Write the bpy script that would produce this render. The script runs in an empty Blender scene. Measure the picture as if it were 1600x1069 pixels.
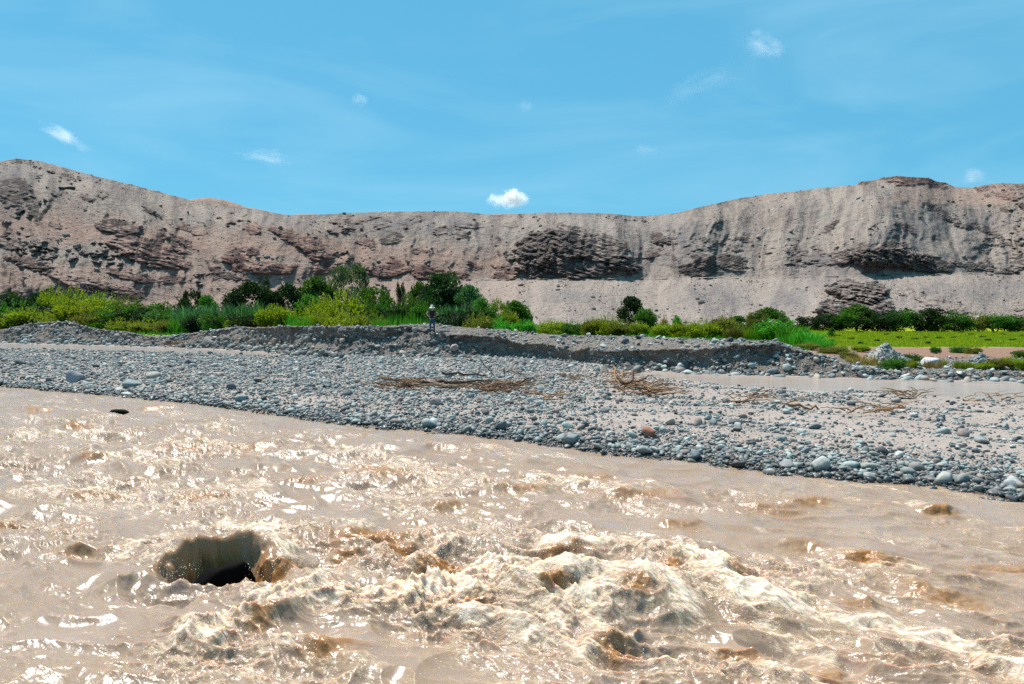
import bpy, math, random
import numpy as np
from mathutils import Vector, Matrix, Euler
from mathutils.bvhtree import BVHTree
R = np.random.RandomState(7)
random.seed(7)
sc = bpy.context.scene

# ------------------------------------------------------------------ camera
F = 1155.0
PITCH = math.atan(44.5 / F)
CAMZ = 3.0
cam = bpy.data.cameras.new('camera'); camo = bpy.data.objects.new('camera', cam)
sc.collection.objects.link(camo); sc.camera = camo
camo.location = (0, 0, CAMZ); camo.rotation_euler = (math.pi/2 - PITCH, 0, 0)
cam.sensor_width = 36.0; cam.lens = F/1600*36.0; cam.clip_end = 20000; cam.clip_start = 0.05

# ------------------------------------------------------------------ light
SUN_EL, SUN_AZ = math.radians(63), math.radians(-42)      # azimuth from +Y, negative = left
w = bpy.data.worlds.new('World'); sc.world = w; w.use_nodes = True
nt = w.node_tree; nt.nodes.clear()
out = nt.nodes.new('ShaderNodeOutputWorld'); bg = nt.nodes.new('ShaderNodeBackground')
sky = nt.nodes.new('ShaderNodeTexSky'); sky.sky_type = 'NISHITA'; sky.sun_disc = False
sky.sun_elevation = SUN_EL; sky.sun_rotation = SUN_AZ
sky.altitude = 400; sky.air_density = 1.0; sky.dust_density = 0.4; sky.ozone_density = 1.0
bg.inputs['Strength'].default_value = 0.052
gr = nt.nodes.new('ShaderNodeMixRGB'); gr.blend_type = 'MULTIPLY'; gr.inputs[0].default_value = 1
gr.inputs[2].default_value = (0.74, 1.25, 1.35, 1)         # photo's cyan-leaning white balance of the air
nt.links.new(sky.outputs[0], gr.inputs[1])
# faint high cirrus veil over the whole dome
tc = nt.nodes.new('ShaderNodeTexCoord'); mp = nt.nodes.new('ShaderNodeMapping')
mp.inputs['Scale'].default_value = (1.3, 1.6, 6.0); mp.inputs['Rotation'].default_value = (0, 0.25, 0.3)
nz = nt.nodes.new('ShaderNodeTexNoise'); nz.inputs['Scale'].default_value = 1.6; nz.inputs['Detail'].default_value = 7; nz.inputs['Roughness'].default_value = .55
nz.inputs['Distortion'].default_value = .6
rp = nt.nodes.new('ShaderNodeValToRGB'); rp.color_ramp.elements[0].position = .42; rp.color_ramp.elements[1].position = .85
rp.color_ramp.elements[1].color = (.4, .4, .4, 1)
mx = nt.nodes.new('ShaderNodeMixRGB'); mx.inputs[2].default_value = (6.5, 10.5, 12.5, 1)
nt.links.new(tc.outputs['Generated'], mp.inputs[0]); nt.links.new(mp.outputs[0], nz.inputs[0])
nt.links.new(nz.outputs[0], rp.inputs[0]); nt.links.new(rp.outputs[0], mx.inputs[0])
hz = nt.nodes.new('ShaderNodeMixRGB'); hz.inputs[0].default_value = .62; hz.inputs[2].default_value = (1.55, 6.9, 10.7, 1)   # even, slightly hazy cyan air
nt.links.new(gr.outputs[0], hz.inputs[1]); nt.links.new(hz.outputs[0], mx.inputs[1]); nt.links.new(mx.outputs[0], bg.inputs[0])
nt.links.new(bg.outputs[0], out.inputs[0])

sl = bpy.data.lights.new('sun', 'SUN'); sl.energy = 5.0; sl.angle = math.radians(.53); sl.color = (1, .955, .89)
so = bpy.data.objects.new('sun', sl); sc.collection.objects.link(so)
sd = Vector((math.sin(SUN_AZ)*math.cos(SUN_EL), math.cos(SUN_AZ)*math.cos(SUN_EL), math.sin(SUN_EL)))
so.rotation_euler = sd.to_track_quat('Z', 'Y').to_euler(); so.location = sd*80
sc.view_settings.view_transform = 'Standard'; sc.view_settings.look = 'None'
sc.view_settings.exposure = 0.66; sc.view_settings.gamma = 1; sc.view_settings.use_curve_mapping = False
sc.render.engine = 'CYCLES'
sc.cycles.max_bounces = 6; sc.cycles.diffuse_bounces = 3; sc.cycles.glossy_bounces = 3
sc.cycles.transmission_bounces = 4; sc.cycles.volume_bounces = 2; sc.cycles.transparent_max_bounces = 6
sc.cycles.caustics_reflective = False; sc.cycles.caustics_refractive = False
sc.cycles.use_denoising = False
sc.cycles.sample_clamp_direct = 12; sc.cycles.sample_clamp_indirect = 4
sc.cycles.volume_step_rate = 1.0

# ------------------------------------------------------------------ helpers
cP, sP = math.cos(PITCH), math.sin(PITCH)
def uv(x, y):
    up = -(np.asarray(y, float) - 534.5)
    wy = F*cP + up*sP; wz = -F*sP + up*cP
    return (np.asarray(x, float) - 800)/wy, wz/wy
def at(x, y, z=0.0):
    u, v = uv(x, y); Y = (z - CAMZ)/v
    return float(u*Y), float(Y)
def atY(x, y, Y):
    u, v = uv(x, y); return float(u*Y), float(Y), float(CAMZ + v*Y)

def smooth(a, b, x):
    t = np.clip((x - a)/(b - a), 0, 1); return t*t*(3 - 2*t)
_perm = R.permutation(256); _perm = np.concatenate([_perm, _perm, _perm])
_g3 = R.normal(size=(256, 3)); _g3 /= np.linalg.norm(_g3, axis=1)[:, None]
def perlin(x, y, z=None):
    x, y = np.broadcast_arrays(np.asarray(x, float), np.asarray(y, float))
    if z is None:
        xi = np.floor(x).astype(int); yi = np.floor(y).astype(int)
        xf = x - xi; yf = y - yi
        us = xf*xf*xf*(xf*(xf*6-15)+10); vs = yf*yf*yf*(yf*(yf*6-15)+10)
        def g(ix, iy, dx, dy):
            h = _perm[_perm[ix & 255] + (iy & 255)]; a = h*(2*math.pi/256)
            return np.cos(a)*dx + np.sin(a)*dy
        n00 = g(xi, yi, xf, yf); n10 = g(xi+1, yi, xf-1, yf)
        n01 = g(xi, yi+1, xf, yf-1); n11 = g(xi+1, yi+1, xf-1, yf-1)
        a = n00 + us*(n10-n00); b = n01 + us*(n11-n01)
        return (a + vs*(b-a))*1.4
    z = np.broadcast_to(np.asarray(z, float), x.shape)
    xi = np.floor(x).astype(int); yi = np.floor(y).astype(int); zi = np.floor(z).astype(int)
    xf = x-xi; yf = y-yi; zf = z-zi
    f = lambda t: t*t*t*(t*(t*6-15)+10)
    us, vs, ws = f(xf), f(yf), f(zf); r = 0
    def g(i, j, k):
        h = _perm[_perm[_perm[(xi+i) & 255] + ((yi+j) & 255)] + ((zi+k) & 255)]
        v = _g3[h]; return v[..., 0]*(xf-i) + v[..., 1]*(yf-j) + v[..., 2]*(zf-k)
    def L(a, b, t): return a + t*(b-a)
    return 1.3*L(L(L(g(0,0,0), g(1,0,0), us), L(g(0,1,0), g(1,1,0), us), vs),
             L(L(g(0,0,1), g(1,0,1), us), L(g(0,1,1), g(1,1,1), us), vs), ws)
def fbm(x, y, z=None, o=4, gain=.5, lac=2.03):
    a = 1; s = 0; t = 0
    for i in range(o):
        f = lac**i
        s = s + a*perlin(x*f + 17.3*i, y*f - 9.1*i, None if z is None else z*f + 3.7*i); t += a; a *= gain
    return s/t
def ridged(x, y, o=4, gain=.5):
    a = 1; s = 0; t = 0
    for i in range(o):
        f = 2.07**i
        s = s + a*(1 - 2*np.abs(perlin(x*f + 31.3*i, y*f + 12.1*i))); t += a; a *= gain
    return s/t
def billow(x, y, o=4, gain=.5):
    a = 1; s = 0; t = 0
    for i in range(o):
        f = 2.03**i
        s = s + a*(2*np.abs(perlin(x*f + 5.3*i, y*f + 40.1*i)) - .5); t += a; a *= gain
    return s/t
def curve(tab, x):
    """smoothed piecewise linear"""
    xs = [p[0] for p in tab]; r = 0
    for d in (-12, -6, 0, 6, 12): r = r + np.interp(x + d, xs, [p[1] for p in tab])
    return r/5

C = sc.collection
def link(o, parent=None):
    C.objects.link(o)
    if parent: o.parent = parent
    return o
def tag(o, label=None, cat=None, group=None, kind=None):
    if label: o['label'] = label
    if cat: o['category'] = cat
    if group: o['group'] = group
    if kind: o['kind'] = kind
    return o
def mesh_np(name, V, Fq, attrs=None, smooth_=True, mat=None):
    """V (n,3), Fq (m,k) int array with k = 3 or 4"""
    m = bpy.data.meshes.new(name); V = np.asarray(V, np.float32); Fq = np.asarray(Fq, np.int32)
    k = Fq.shape[1]
    m.vertices.add(len(V)); m.vertices.foreach_set('co', V.ravel())
    m.loops.add(Fq.size); m.loops.foreach_set('vertex_index', Fq.ravel())
    m.polygons.add(len(Fq)); m.polygons.foreach_set('loop_start', np.arange(len(Fq), dtype=np.int32)*k)
    m.update(calc_edges=True); m.validate()
    m.polygons.foreach_set('use_smooth', np.full(len(Fq), smooth_))
    for n, a in (attrs or {}).items():
        a = np.asarray(a, np.float32)
        if a.ndim == 2 and a.shape[1] == 3:
            t = m.attributes.new(n, 'FLOAT_VECTOR', 'POINT'); t.data.foreach_set('vector', a.ravel())
        else:
            t = m.attributes.new(n, 'FLOAT', 'POINT'); t.data.foreach_set('value', a.ravel())
    if mat: m.materials.append(mat)
    return m
def grid_faces(nu, nv):
    i = np.arange(nu*nv).reshape(nu, nv)
    return np.stack([i[:-1, :-1].ravel(), i[1:, :-1].ravel(), i[1:, 1:].ravel(), i[:-1, 1:].ravel()], 1)
def grid_obj(name, P, mat, attrs=None, parent=None, smooth_=True):
    nu, nv = P.shape[:2]
    a = {k: (v.reshape(-1, 3) if v.ndim == 3 else v.ravel()) for k, v in (attrs or {}).items()}
    return link(bpy.data.objects.new(name, mesh_np(name, P.reshape(-1, 3), grid_faces(nu, nv), a, smooth_, mat)), parent)

# ------------------------------------------------------------------ materials
class NT:
    def __init__(s, name):
        s.m = bpy.data.materials.new(name); s.m.use_nodes = True; s.t = s.m.node_tree; s.t.nodes.clear()
        s.o = s.n('OutputMaterial')
    def n(s, typ, **kw):
        nd = s.t.nodes.new('ShaderNode' + typ)
        for k, v in kw.items():
            if hasattr(nd, k) and k not in nd.inputs: setattr(nd, k, v)
            else: s.put(nd, k, v)
        return nd
    def put(s, nd, k, v):
        i = nd.inputs[k]
        if isinstance(v, bpy.types.NodeSocket): s.t.links.new(v, i)
        elif isinstance(v, bpy.types.Node): s.t.links.new(v.outputs[0], i)
        else: i.default_value = (tuple(v) + (1,)) if isinstance(v, (tuple, list)) and len(v) == 3 and i.type == 'RGBA' else v
    def noise(s, scale, detail=6, rough=.6, vec=None, dist=0, fac=True):
        nd = s.n('TexNoise'); nd.inputs['Scale'].default_value = scale; nd.inputs['Detail'].default_value = detail
        nd.inputs['Roughness'].default_value = rough; nd.inputs['Distortion'].default_value = dist
        if vec is not None: s.put(nd, 'Vector', vec)
        return nd.outputs[0]
    def vor(s, scale, vec=None, feature='F1', out=0):
        nd = s.n('TexVoronoi', feature=feature); nd.inputs['Scale'].default_value = scale
        if vec is not None: s.put(nd, 'Vector', vec)
        return nd.outputs[out]
    def mix(s, f, a, b, mode='MIX'):
        nd = s.n('MixRGB', blend_type=mode); s.put(nd, 0, f); s.put(nd, 1, a); s.put(nd, 2, b); return nd.outputs[0]
    def math(s, op, a, b=0.0, c=0.0, clamp=False):
        nd = s.n('Math', operation=op, use_clamp=clamp); s.put(nd, 0, a); s.put(nd, 1, b)
        if op in ('MULTIPLY_ADD',): s.put(nd, 2, c)
        return nd.outputs[0]
    def ramp(s, f, *st):
        nd = s.n('ValToRGB'); s.put(nd, 0, f); e = nd.color_ramp.elements
        while len(e) < len(st): e.new(.5)
        for k, (p, c) in enumerate(st):
            e[k].position = p; e[k].color = (c, c, c, 1) if isinstance(c, (int, float)) else tuple(c) + (1,)
        return nd.outputs[0]
    def attr(s, name, out=2, typ='GEOMETRY'):
        nd = s.n('Attribute', attribute_name=name); nd.attribute_type = typ; return nd.outputs[out]
    def pos(s, scale=None, rot=None):
        g = s.n('NewGeometry').outputs['Position']
        if scale or rot:
            m = s.n('Mapping', Vector=g); m.inputs['Scale'].default_value = scale or (1, 1, 1)
            if rot: m.inputs['Rotation'].default_value = rot
            return m.outputs[0]
        return g
    def obj(s): return s.n('TexCoord').outputs['Object']
    def bump(s, h, strength=.5, dist=.05, normal=None):
        nd = s.n('Bump'); nd.inputs['Strength'].default_value = strength; nd.inputs['Distance'].default_value = dist
        s.put(nd, 'Height', h)
        if normal is not None: s.put(nd, 'Normal', normal)
        return nd.outputs[0]
    def bsdf(s, col, rough=.9, normal=None, **kw):
        k_ = kw.pop('k', .74)
        if k_ != 1: col = s.mix(1, col, (k_, k_, k_), 'MULTIPLY')
        b = s.n('BsdfPrincipled'); s.put(b, 'Base Color', col); s.put(b, 'Roughness', rough)
        b.inputs['Specular IOR Level'].default_value = kw.pop('spec', .3)
        if normal is not None: s.put(b, 'Normal', normal)
        for k, v in kw.items(): s.put(b, k.replace('_', ' '), v)
        s.t.links.new(b.outputs[0], s.o.inputs[0]); return b

def mat_hill():
    n = NT('hillside'); p = n.pos(); st = n.attr('flow', 1)
    fm = n.n('Mapping', Vector=st); fm.inputs['Scale'].default_value = (.34, .03, 1)
    streak = n.noise(1.0, 5, .6, fm.outputs[0], .4)
    fm2 = n.n('Mapping', Vector=st); fm2.inputs['Scale'].default_value = (2.2, .22, 1)
    streak2 = n.noise(1.0, 4, .6, fm2.outputs[0], .3)
    big = n.noise(.022, 5, .55, p); mid = n.noise(.25, 6, .65, p); fine = n.noise(2.6, 5, .75, p)
    scree = n.ramp(big, (.3, (.37, .30, .25)), (.5, (.45, .375, .32)), (.7, (.42, .37, .33)))
    scree = n.mix(n.ramp(streak, (.36, 1), (.58, 0)), scree, (.23, .192, .18))
    scree = n.mix(n.math('MULTIPLY', n.ramp(streak2, (.45, 0), (.68, 1)), .5), scree, (.56, .475, .41))
    scree = n.mix(n.math('MULTIPLY', n.attr('red'), .8), scree, (.47, .285, .215))
    scree = n.mix(n.math('MULTIPLY', n.attr('fan'), .35), scree, (.56, .47, .41))
    scree = n.mix(n.math('MULTIPLY', n.attr('grey'), .7), scree, (.23, .215, .225))
    # loose stones: dark flecks
    fl = n.ramp(fine, (.34, 1), (.44, 0))
    scree = n.mix(n.math('MULTIPLY', fl, .65), scree, (.15, .12, .11))
    fl2 = n.ramp(n.noise(1.1, 6, .75, p), (.36, 1), (.42, 0))
    scree = n.mix(n.math('MULTIPLY', fl2, .7), scree, (.12, .10, .095))
    wv = n.n('TexWave', wave_type='BANDS', bands_direction='Z'); wv.inputs['Scale'].default_value = .55
    wv.inputs['Distortion'].default_value = 5; wv.inputs['Detail'].default_value = 5; wv.inputs['Detail Scale'].default_value = 1.5
    wm = n.n('Mapping', Vector=p); wm.inputs['Rotation'].default_value = (0, .35, 0); n.put(wv, 'Vector', wm.outputs[0])
    rock = n.ramp(n.mix(.4, mid, wv.outputs[1]), (.3, (.06, .052, .052)), (.5, (.125, .102, .095)), (.75, (.25, .205, .18)))
    rock = n.mix(n.math('MULTIPLY', n.attr('red'), .8), rock, n.ramp(mid, (.3, (.13, .062, .055)), (.7, (.33, .18, .15))))
    rock = n.mix(n.math('MULTIPLY', fl, .6), rock, (.045, .038, .04))
    gz = n.n('SeparateXYZ', Vector=n.n('NewGeometry').outputs['Normal']).outputs[2]
    gzn = n.math('ADD', gz, n.math('MULTIPLY', n.math('SUBTRACT', mid, .5), .5))
    bare = n.ramp(gzn, (.84, 1), (.97, 0)); steep = n.ramp(gzn, (.42, 1), (.60, 0))
    rk = n.math('MAXIMUM', n.math('MULTIPLY', n.attr('rock'), bare), n.math('MULTIPLY', steep, .8))
    rk = n.math('MAXIMUM', rk, n.math('MULTIPLY', n.attr('solid'), n.ramp(gzn, (.93, .95), (1.03, .25))))
    col = n.mix(1, n.mix(rk, scree, rock), (1.01, .985, .965), 'MULTIPLY')
    h = n.math('ADD', n.math('MULTIPLY', n.noise(.55, 9, .68, p), 1.5), n.math('ADD', n.math('MULTIPLY', fine, .16), n.math('MULTIPLY', streak2, .25)))
    nb = n.bump(h, .95, 1.0)
    n.bsdf(col, .95, nb, spec=.1, k=.68); return n.m
def mat_ground(name, c1, c2, c3, scale=1., bumpd=.05, pebbles=True):
    n = NT(name); p = n.pos()
    a = n.noise(.35*scale, 6, .6, p); b = n.noise(6*scale, 6, .7, p)
    col = n.mix(n.ramp(a, (.35, 0), (.65, 1)), c1, c2)
    col = n.mix(n.math('MULTIPLY', n.ramp(b, (.5, 0), (.7, 1)), .6), col, c3)
    if pebbles:
        v = n.vor(14*scale, p, out=1); vd = n.vor(14*scale, p)
        pc = n.ramp(v, (0, (.10, .11, .11)), (.35, (.24, .26, .255)), (.6, (.38, .37, .34)), (.85, (.33, .24, .20)), (1, (.5, .5, .47)))
        mk = n.math('MULTIPLY', n.ramp(vd, (.25, 1), (.42, 0)), n.ramp(n.noise(2*scale, 4, .6, p), (.42, 0), (.52, 1)))
        col = n.mix(mk, col, pc)
        h = n.math('ADD', n.math('MULTIPLY', b, .6), n.math('MULTIPLY', n.math('SUBTRACT', 1, vd), mk))
    else: h = b
    n.bsdf(col, .92, n.bump(h, .9, bumpd), spec=.15, k=.54 if 'bank' in name else .74); return n.m
def mat_bar():
    n = NT('bar_mud'); p = n.pos()
    a = n.noise(.3, 5, .6, p); b = n.noise(9, 6, .7, p)
    col = n.mix(n.ramp(a, (.35, 0), (.65, 1)), (.36, .29, .25), (.42, .35, .305))
    col = n.mix(n.math('MULTIPLY', n.ramp(b, (.42, 1), (.55, 0)), .35), col, (.22, .185, .165))
    s = n.pos((.6, 5, 1), (0, 0, .5)); cr = n.noise(1.2, 5, .6, s)
    col = n.mix(n.math('MULTIPLY', n.ramp(cr, (.56, 0), (.66, 1)), .5), col, (.21, .16, .135))
    z = n.n('SeparateXYZ', Vector=p).outputs[2]
    wet = n.ramp(n.math('ADD', n.math('MULTIPLY', z, 4), n.math('MULTIPLY', a, .3)), (.25, 1), (.75, 0))
    col = n.mix(wet, col, (.15, .115, .095))
    n.bsdf(col, n.math('SUBTRACT', .92, n.math('MULTIPLY', wet, .5)), n.bump(b, .7, .03), spec=.25); return n.m
def mat_stone(name='stone', tint=None, wetz=True):
    n = NT(name); oi = n.n('ObjectInfo'); r = oi.outputs['Random']; p = n.pos(); ob = n.obj()
    if tint: base = n.mix(n.ramp(n.noise(4, 5, .6, ob), (.35, 0), (.65, 1)), tint[0], tint[1])
    else:
        base = n.ramp(r, (0, (.23, .27, .265)), (.10, (.42, .48, .455)), (.20, (.10, .125, .135)), (.30, (.33, .385, .37)), (.40, (.60, .63, .59)),
                  (.48, (.15, .19, .205)), (.58, (.31, .33, .31)), (.67, (.33, .245, .22)), (.74, (.47, .40, .32)), (.81, (.05, .06, .07)), (.90, (.38, .45, .43)), (1, (.25, .29, .30)))
        nd = [x for x in n.t.nodes if x.type == 'VALTORGB'][-1]; nd.color_ramp.interpolation = 'CONSTANT'
    v = n.noise(14, 6, .65, p)
    base = n.mix(n.math('MULTIPLY', n.ramp(v, (.4, 1), (.6, 0)), .45), base, n.mix(.5, base, (.10, .10, .10)))
    base = n.mix(n.math('MULTIPLY', n.ramp(n.noise(45, 4, .7, p), (.55, 0), (.7, 1)), .3), base, (.6, .6, .56))
    # dried silt on the upward faces
    nz_ = n.n('SeparateXYZ', Vector=n.n('NewGeometry').outputs['Normal']).outputs[2]
    silt = n.math('MULTIPLY', n.ramp(n.noise(1.1, 5, .6, p), (.48, 0), (.68, 1)), .45)
    base = n.mix(silt, base, (.40, .34, .30))
    rough = .8
    if wetz:
        z = n.n('SeparateXYZ', Vector=p).outputs[2]
        wet = n.math('MULTIPLY', n.ramp(n.math('ADD', z, n.math('MULTIPLY', v, .12)), (.13, 1), (.27, 0)), .85)
        base = n.mix(wet, base, n.mix(.78, base, (.012, .016, .018)))
        rough = n.math('SUBTRACT', .8, n.math('MULTIPLY', wet, .5))
    n.bsdf(base, rough, n.bump(v, .5, .02), spec=.35); return n.m
def mat_leaf(name, a, b, c, trans=.45):
    n = NT(name); at_ = n.attr('tone'); oi = n.n('ObjectInfo').outputs['Random']
    col = n.ramp(at_, (0, a), (.5, b), (1, c))
    hs = n.n('HueSaturation', Color=col); n.put(hs, 'Hue', n.math('MULTIPLY_ADD', oi, .03, .485)); n.put(hs, 'Value', n.math('MULTIPLY_ADD', oi, .35, .82))
    d = n.n('BsdfPrincipled'); n.put(d, 'Base Color', hs.outputs[0]); d.inputs['Roughness'].default_value = .6; d.inputs['Specular IOR Level'].default_value = .25
    t = n.n('BsdfTranslucent'); n.put(t, 'Color', n.mix(1, hs.outputs[0], (1.25, 1.35, .5), 'MULTIPLY'))
    m = n.n('MixShader'); n.put(m, 0, trans); n.t.links.new(d.outputs[0], m.inputs[1]); n.t.links.new(t.outputs[0], m.inputs[2])
    n.t.links.new(m.outputs[0], n.o.inputs[0]); return n.m
def mat_flat(name, col, rough=.8, scale=20, var=.25, spec=.3):
    n = NT(name); v = n.noise(scale, 5, .6, n.obj())
    c = n.mix(n.ramp(v, (.35, 0), (.65, 1)), tuple(x*(1-var) for x in col), tuple(min(1, x*(1+var)) for x in col))
    n.bsdf(c, rough, n.bump(v, .3, .01), spec=spec); return n.m

def mat_water():
    n = NT('muddy_water'); p = n.pos(); foam = n.attr('foam'); amb = n.attr('amber_glow'); rough_ = n.attr('chop'); flow = n.attr('flow', 1)
    nv = n.noise(.6, 4, .55, flow)
    mud = n.mix(n.ramp(nv, (.35, 0), (.65, 1)), (.262, .178, .118), (.288, .21, .157))
    mud = n.mix(n.math('MULTIPLY', amb, n.ramp(n.noise(3, 5, .6, flow), (.3, .55), (.62, 1))), mud, (.31, .135, .028))                  # sunlight shining through crests and pit walls, painted into the base colour
    fx = n.n('Mapping', Vector=flow); fx.inputs['Scale'].default_value = (1.0, 2.4, 1)
    l1 = n.noise(2.3, 10, .68, fx.outputs[0], 1.6); l2 = n.noise(9, 8, .72, fx.outputs[0], .9)
    lace = n.math('MULTIPLY_ADD', l1, .6, n.math('MULTIPLY', l2, .4))
    th = n.math('SUBTRACT', .70, n.math('MULTIPLY', foam, .27))
    fm = n.math('MULTIPLY', n.math('SUBTRACT', lace, th), 6.5, clamp=True)
    fv = n.vor(26, p); fl = n.math('MULTIPLY', n.ramp(fv, (.10, 1), (.22, 0)), n.ramp(n.math('ADD', n.noise(2.6, 6, .75, p), n.math('MULTIPLY', foam, .22)), (.60, 0), (.68, 1)))
    fm = n.math('MAXIMUM', n.math('MULTIPLY', fm, .86), n.math('MULTIPLY', fl, .8))
    froth = n.math('MULTIPLY', n.math('SUBTRACT', lace, n.math('SUBTRACT', .62, n.math('MULTIPLY', foam, .26))), 5, clamp=True)
    mud = n.mix(n.math('MULTIPLY', froth, .8), mud, (.47, .335, .205))   # fine golden froth between clear water and white foam
    col = n.mix(fm, mud, (.78, .665, .53))
    h1 = n.noise(9, 4, .5, fx.outputs[0], .6); h2 = n.noise(30, 3, .5, p, .4)
    h = n.math('MULTIPLY', n.math('ADD', n.math('MULTIPLY', h1, .7), n.math('MULTIPLY', h2, .30)), n.math('MULTIPLY_ADD', rough_, .9, .12))
    h = n.math('ADD', h, n.math('MULTIPLY', fm, .30))
    nb = n.bump(h, .8, .035)
    b = n.bsdf(col, n.math('MULTIPLY_ADD', fm, .4, .25), nb, spec=.5, k=1)
    b.inputs['IOR'].default_value = 1.34
    b.inputs['Subsurface Weight'].default_value = .6
    b.inputs['Subsurface Radius'].default_value = (1.0, .42, .12); b.inputs['Subsurface Scale'].default_value = .08
    return n.m
def mat_side_water():
    n = NT('side_channel_water'); p = n.pos((1, 1, 1), (0, 0, .5)); s = n.pos((.8, 3, 1), (0, 0, -.5))
    col = n.mix(n.ramp(n.noise(.7, 5, .6, s), (.35, 0), (.65, 1)), (.42, .33, .275), (.47, .38, .32))
    h = n.math('ADD', n.noise(5, 5, .6, s), n.math('MULTIPLY', n.noise(18, 4, .6, s), .4))
    b = n.bsdf(col, .14, n.bump(h, .5, .03), spec=.5); b.inputs['IOR'].default_value = 1.33; return n.m

M = dict(hill=mat_hill(), bar=mat_bar(), stone=mat_stone(), water=mat_water(), side=mat_side_water(),
    bank=mat_ground('bank_gravel', (.28, .23, .195), (.35, .30, .26), (.17, .135, .12), 1., .12),
    bank_stone=mat_stone('bank_stone', None, False),
    heap=mat_ground('heap_gravel', (.42, .40, .37), (.50, .48, .44), (.30, .28, .26), 1.2, .08))

# ------------------------------------------------------------------ shore curves (station x in photo columns)
def px2(tab, z): return [(x, at(x, y, z)[1]) for x, y in tab]
T_water = px2([(-900, 560), (-400, 580), (0, 605), (120, 614), (270, 628), (400, 645), (500, 660), (600, 669), (700, 676), (850, 694), (940, 708), (1060, 718), (1187, 735), (1281, 744), (1450, 761), (1600, 778), (1800, 800), (2400, 880)], 0)
T_foot = px2([(-900, 520), (-400, 528), (0, 536), (170, 540), (300, 544), (400, 549), (450, 556), (530, 562), (650, 565), (800, 566), (874, 571), (950, 578), (1060, 583), (1180, 587), (1320, 591), (1380, 593), (1600, 598), (2000, 612), (2600, 630)], .12)
T_near = px2([(-900, 530), (-400, 538), (0, 548), (170, 551), (300, 555), (400, 559), (500, 564), (540, 565)], .12) + \
    [(560, 60), (925, 60)] + px2([(950, 585), (1000, 592), (1150, 606), (1300, 614), (1450, 622), (1600, 629), (2000, 655), (2600, 690)], .12)
def U(x): return (x - 800)/F
def Yw(x): return curve(T_water, x)
def Yf(x): return curve(T_foot, x)
def Yn(x): return np.interp(x, [p[0] for p in T_near], [p[1] for p in T_near])

# ------------------------------------------------------------------ gravel bar
xs = np.linspace(-330, 1930, 520)
tt = np.linspace(0, 1, 230)
XX, TT = np.meshgrid(xs, tt, indexing='ij')
y0, y1, yn = Yw(XX) - 1.2, Yf(XX) + .6, Yn(XX)
TTp = TT**1.25
YY = y0 + (y1 - y0)*TTp; WX = U(XX)*YY
edge_n = fbm(WX*.6, YY*.6, o=3)*.35 + fbm(WX*2, YY*2, o=2)*.12
d = YY - Yw(XX) + edge_n
hb = -.25 + .33*smooth(-1.2, .35, d) + .27*smooth(0.2, 3.0, d)
hb += .07*fbm(WX*.35, YY*.35, o=4) + .035*fbm(WX*1.7, YY*1.7, o=3)*smooth(0, 1, d)
chn = smooth(-1.6, .3, YY - yn + .8*fbm(WX*.3 + 9, YY*.3, o=3))
hb = hb*(1 - chn) + (-.08)*chn
nearfoot = smooth(1.4, .1, Yf(XX) - YY)
hb = hb*(1 - nearfoot) + np.maximum(hb, .16)*nearfoot
BAR = np.stack([WX, YY, hb], -1)
gravel_bar = tag(grid_obj('gravel_bar', BAR, M['bar']), kind='structure')

# side channel: one sheet, the bar rises through it
scx = np.linspace(-330, 1930, 140); sct = np.linspace(0, 1, 30)
SX, ST = np.meshgrid(scx, sct, indexing='ij')
s0 = np.minimum(Yn(SX), Yf(SX)) - 3; sY = s0 + (Yf(SX) + 1.0 - s0)*ST
side = tag(grid_obj('side_channel', np.stack([U(SX)*sY, sY, np.full_like(sY, .10)], -1), M['side']), kind='structure')

# ------------------------------------------------------------------ cut bank
BT = [(-330,522,518,1),(0,517,515.6,1),(24,512,510.5,1),(56,505.5,505,1),(94,503.5,502.5,.95),(112,505,504,1),(140,513,512,1),(169,517,516.5,1),
 (197,519,518,1),(225,526,525,1),(253,528,527,1),(300,522,521,1),(372,512,510,.95),(400,513,512,.8),(409,513,512,.4),(447,511,510,.3),(470,511,510,.65),(520,511,510,.65),
 (595,511.5,510,.6),(640,510,507,.85),(680,516,506,.95),(700,523,509,.6),(754,526,514,.3),(782,527,515,.3),(804,536,518,.33),(874,541,524,.14),
 (892,548,525,.14),(921,546,525,.14),(949,550,525.5,.2),(986,549,525.5,.25),(1075,546,530,.25),(1119,546,531,.15),(1148,540,532,.3),(1190,538,532.5,.42),
 (1215,538,533.5,.62),(1250,549,546,.85),(1285,560,558,1),(1320,571,569,1),(1376,582,574,1),(1450,583,568,1),(1600,586,570,1),(2000,596,575,1)]
bx = np.array([b[0] for b in BT], float)
def bcol(k, x, s=4):
    v = np.array([b[k] for b in BT], float); return (np.interp(x-s, bx, v) + 2*np.interp(x, bx, v) + np.interp(x+s, bx, v))/4
xb = np.linspace(-330, 1930, 900)
ly, by_, tf = bcol(1, xb), bcol(2, xb), bcol(3, xb)
fo = Yf(xb); z0b = 0.06
zl = np.full_like(xb, 1.5)
for _ in range(12):
    Hh = np.maximum(zl - z0b, .15); run = tf*Hh/.72 + (1-tf)*Hh*.10
    _, vl = uv(xb, ly); zl = CAMZ + vl*(fo + run)
Hh = np.maximum(zl - z0b, .15); run = tf*Hh/.72 + (1-tf)*Hh*.10
wt = .5 + (ly - by_)*.17
_, vbk = uv(xb, by_); Ybk = fo + run + wt; zbk = CAMZ + vbk*Ybk
PLAIN = np.interp(xb, [0, 1200, 1400, 1900], [1.0, 1.0, .82, .82])
n1, n2, n3, n4 = 26, 26, 22, 16
rows = []
zt_ = z0b + tf*Hh; yt_ = fo + tf*Hh/.72
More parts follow.
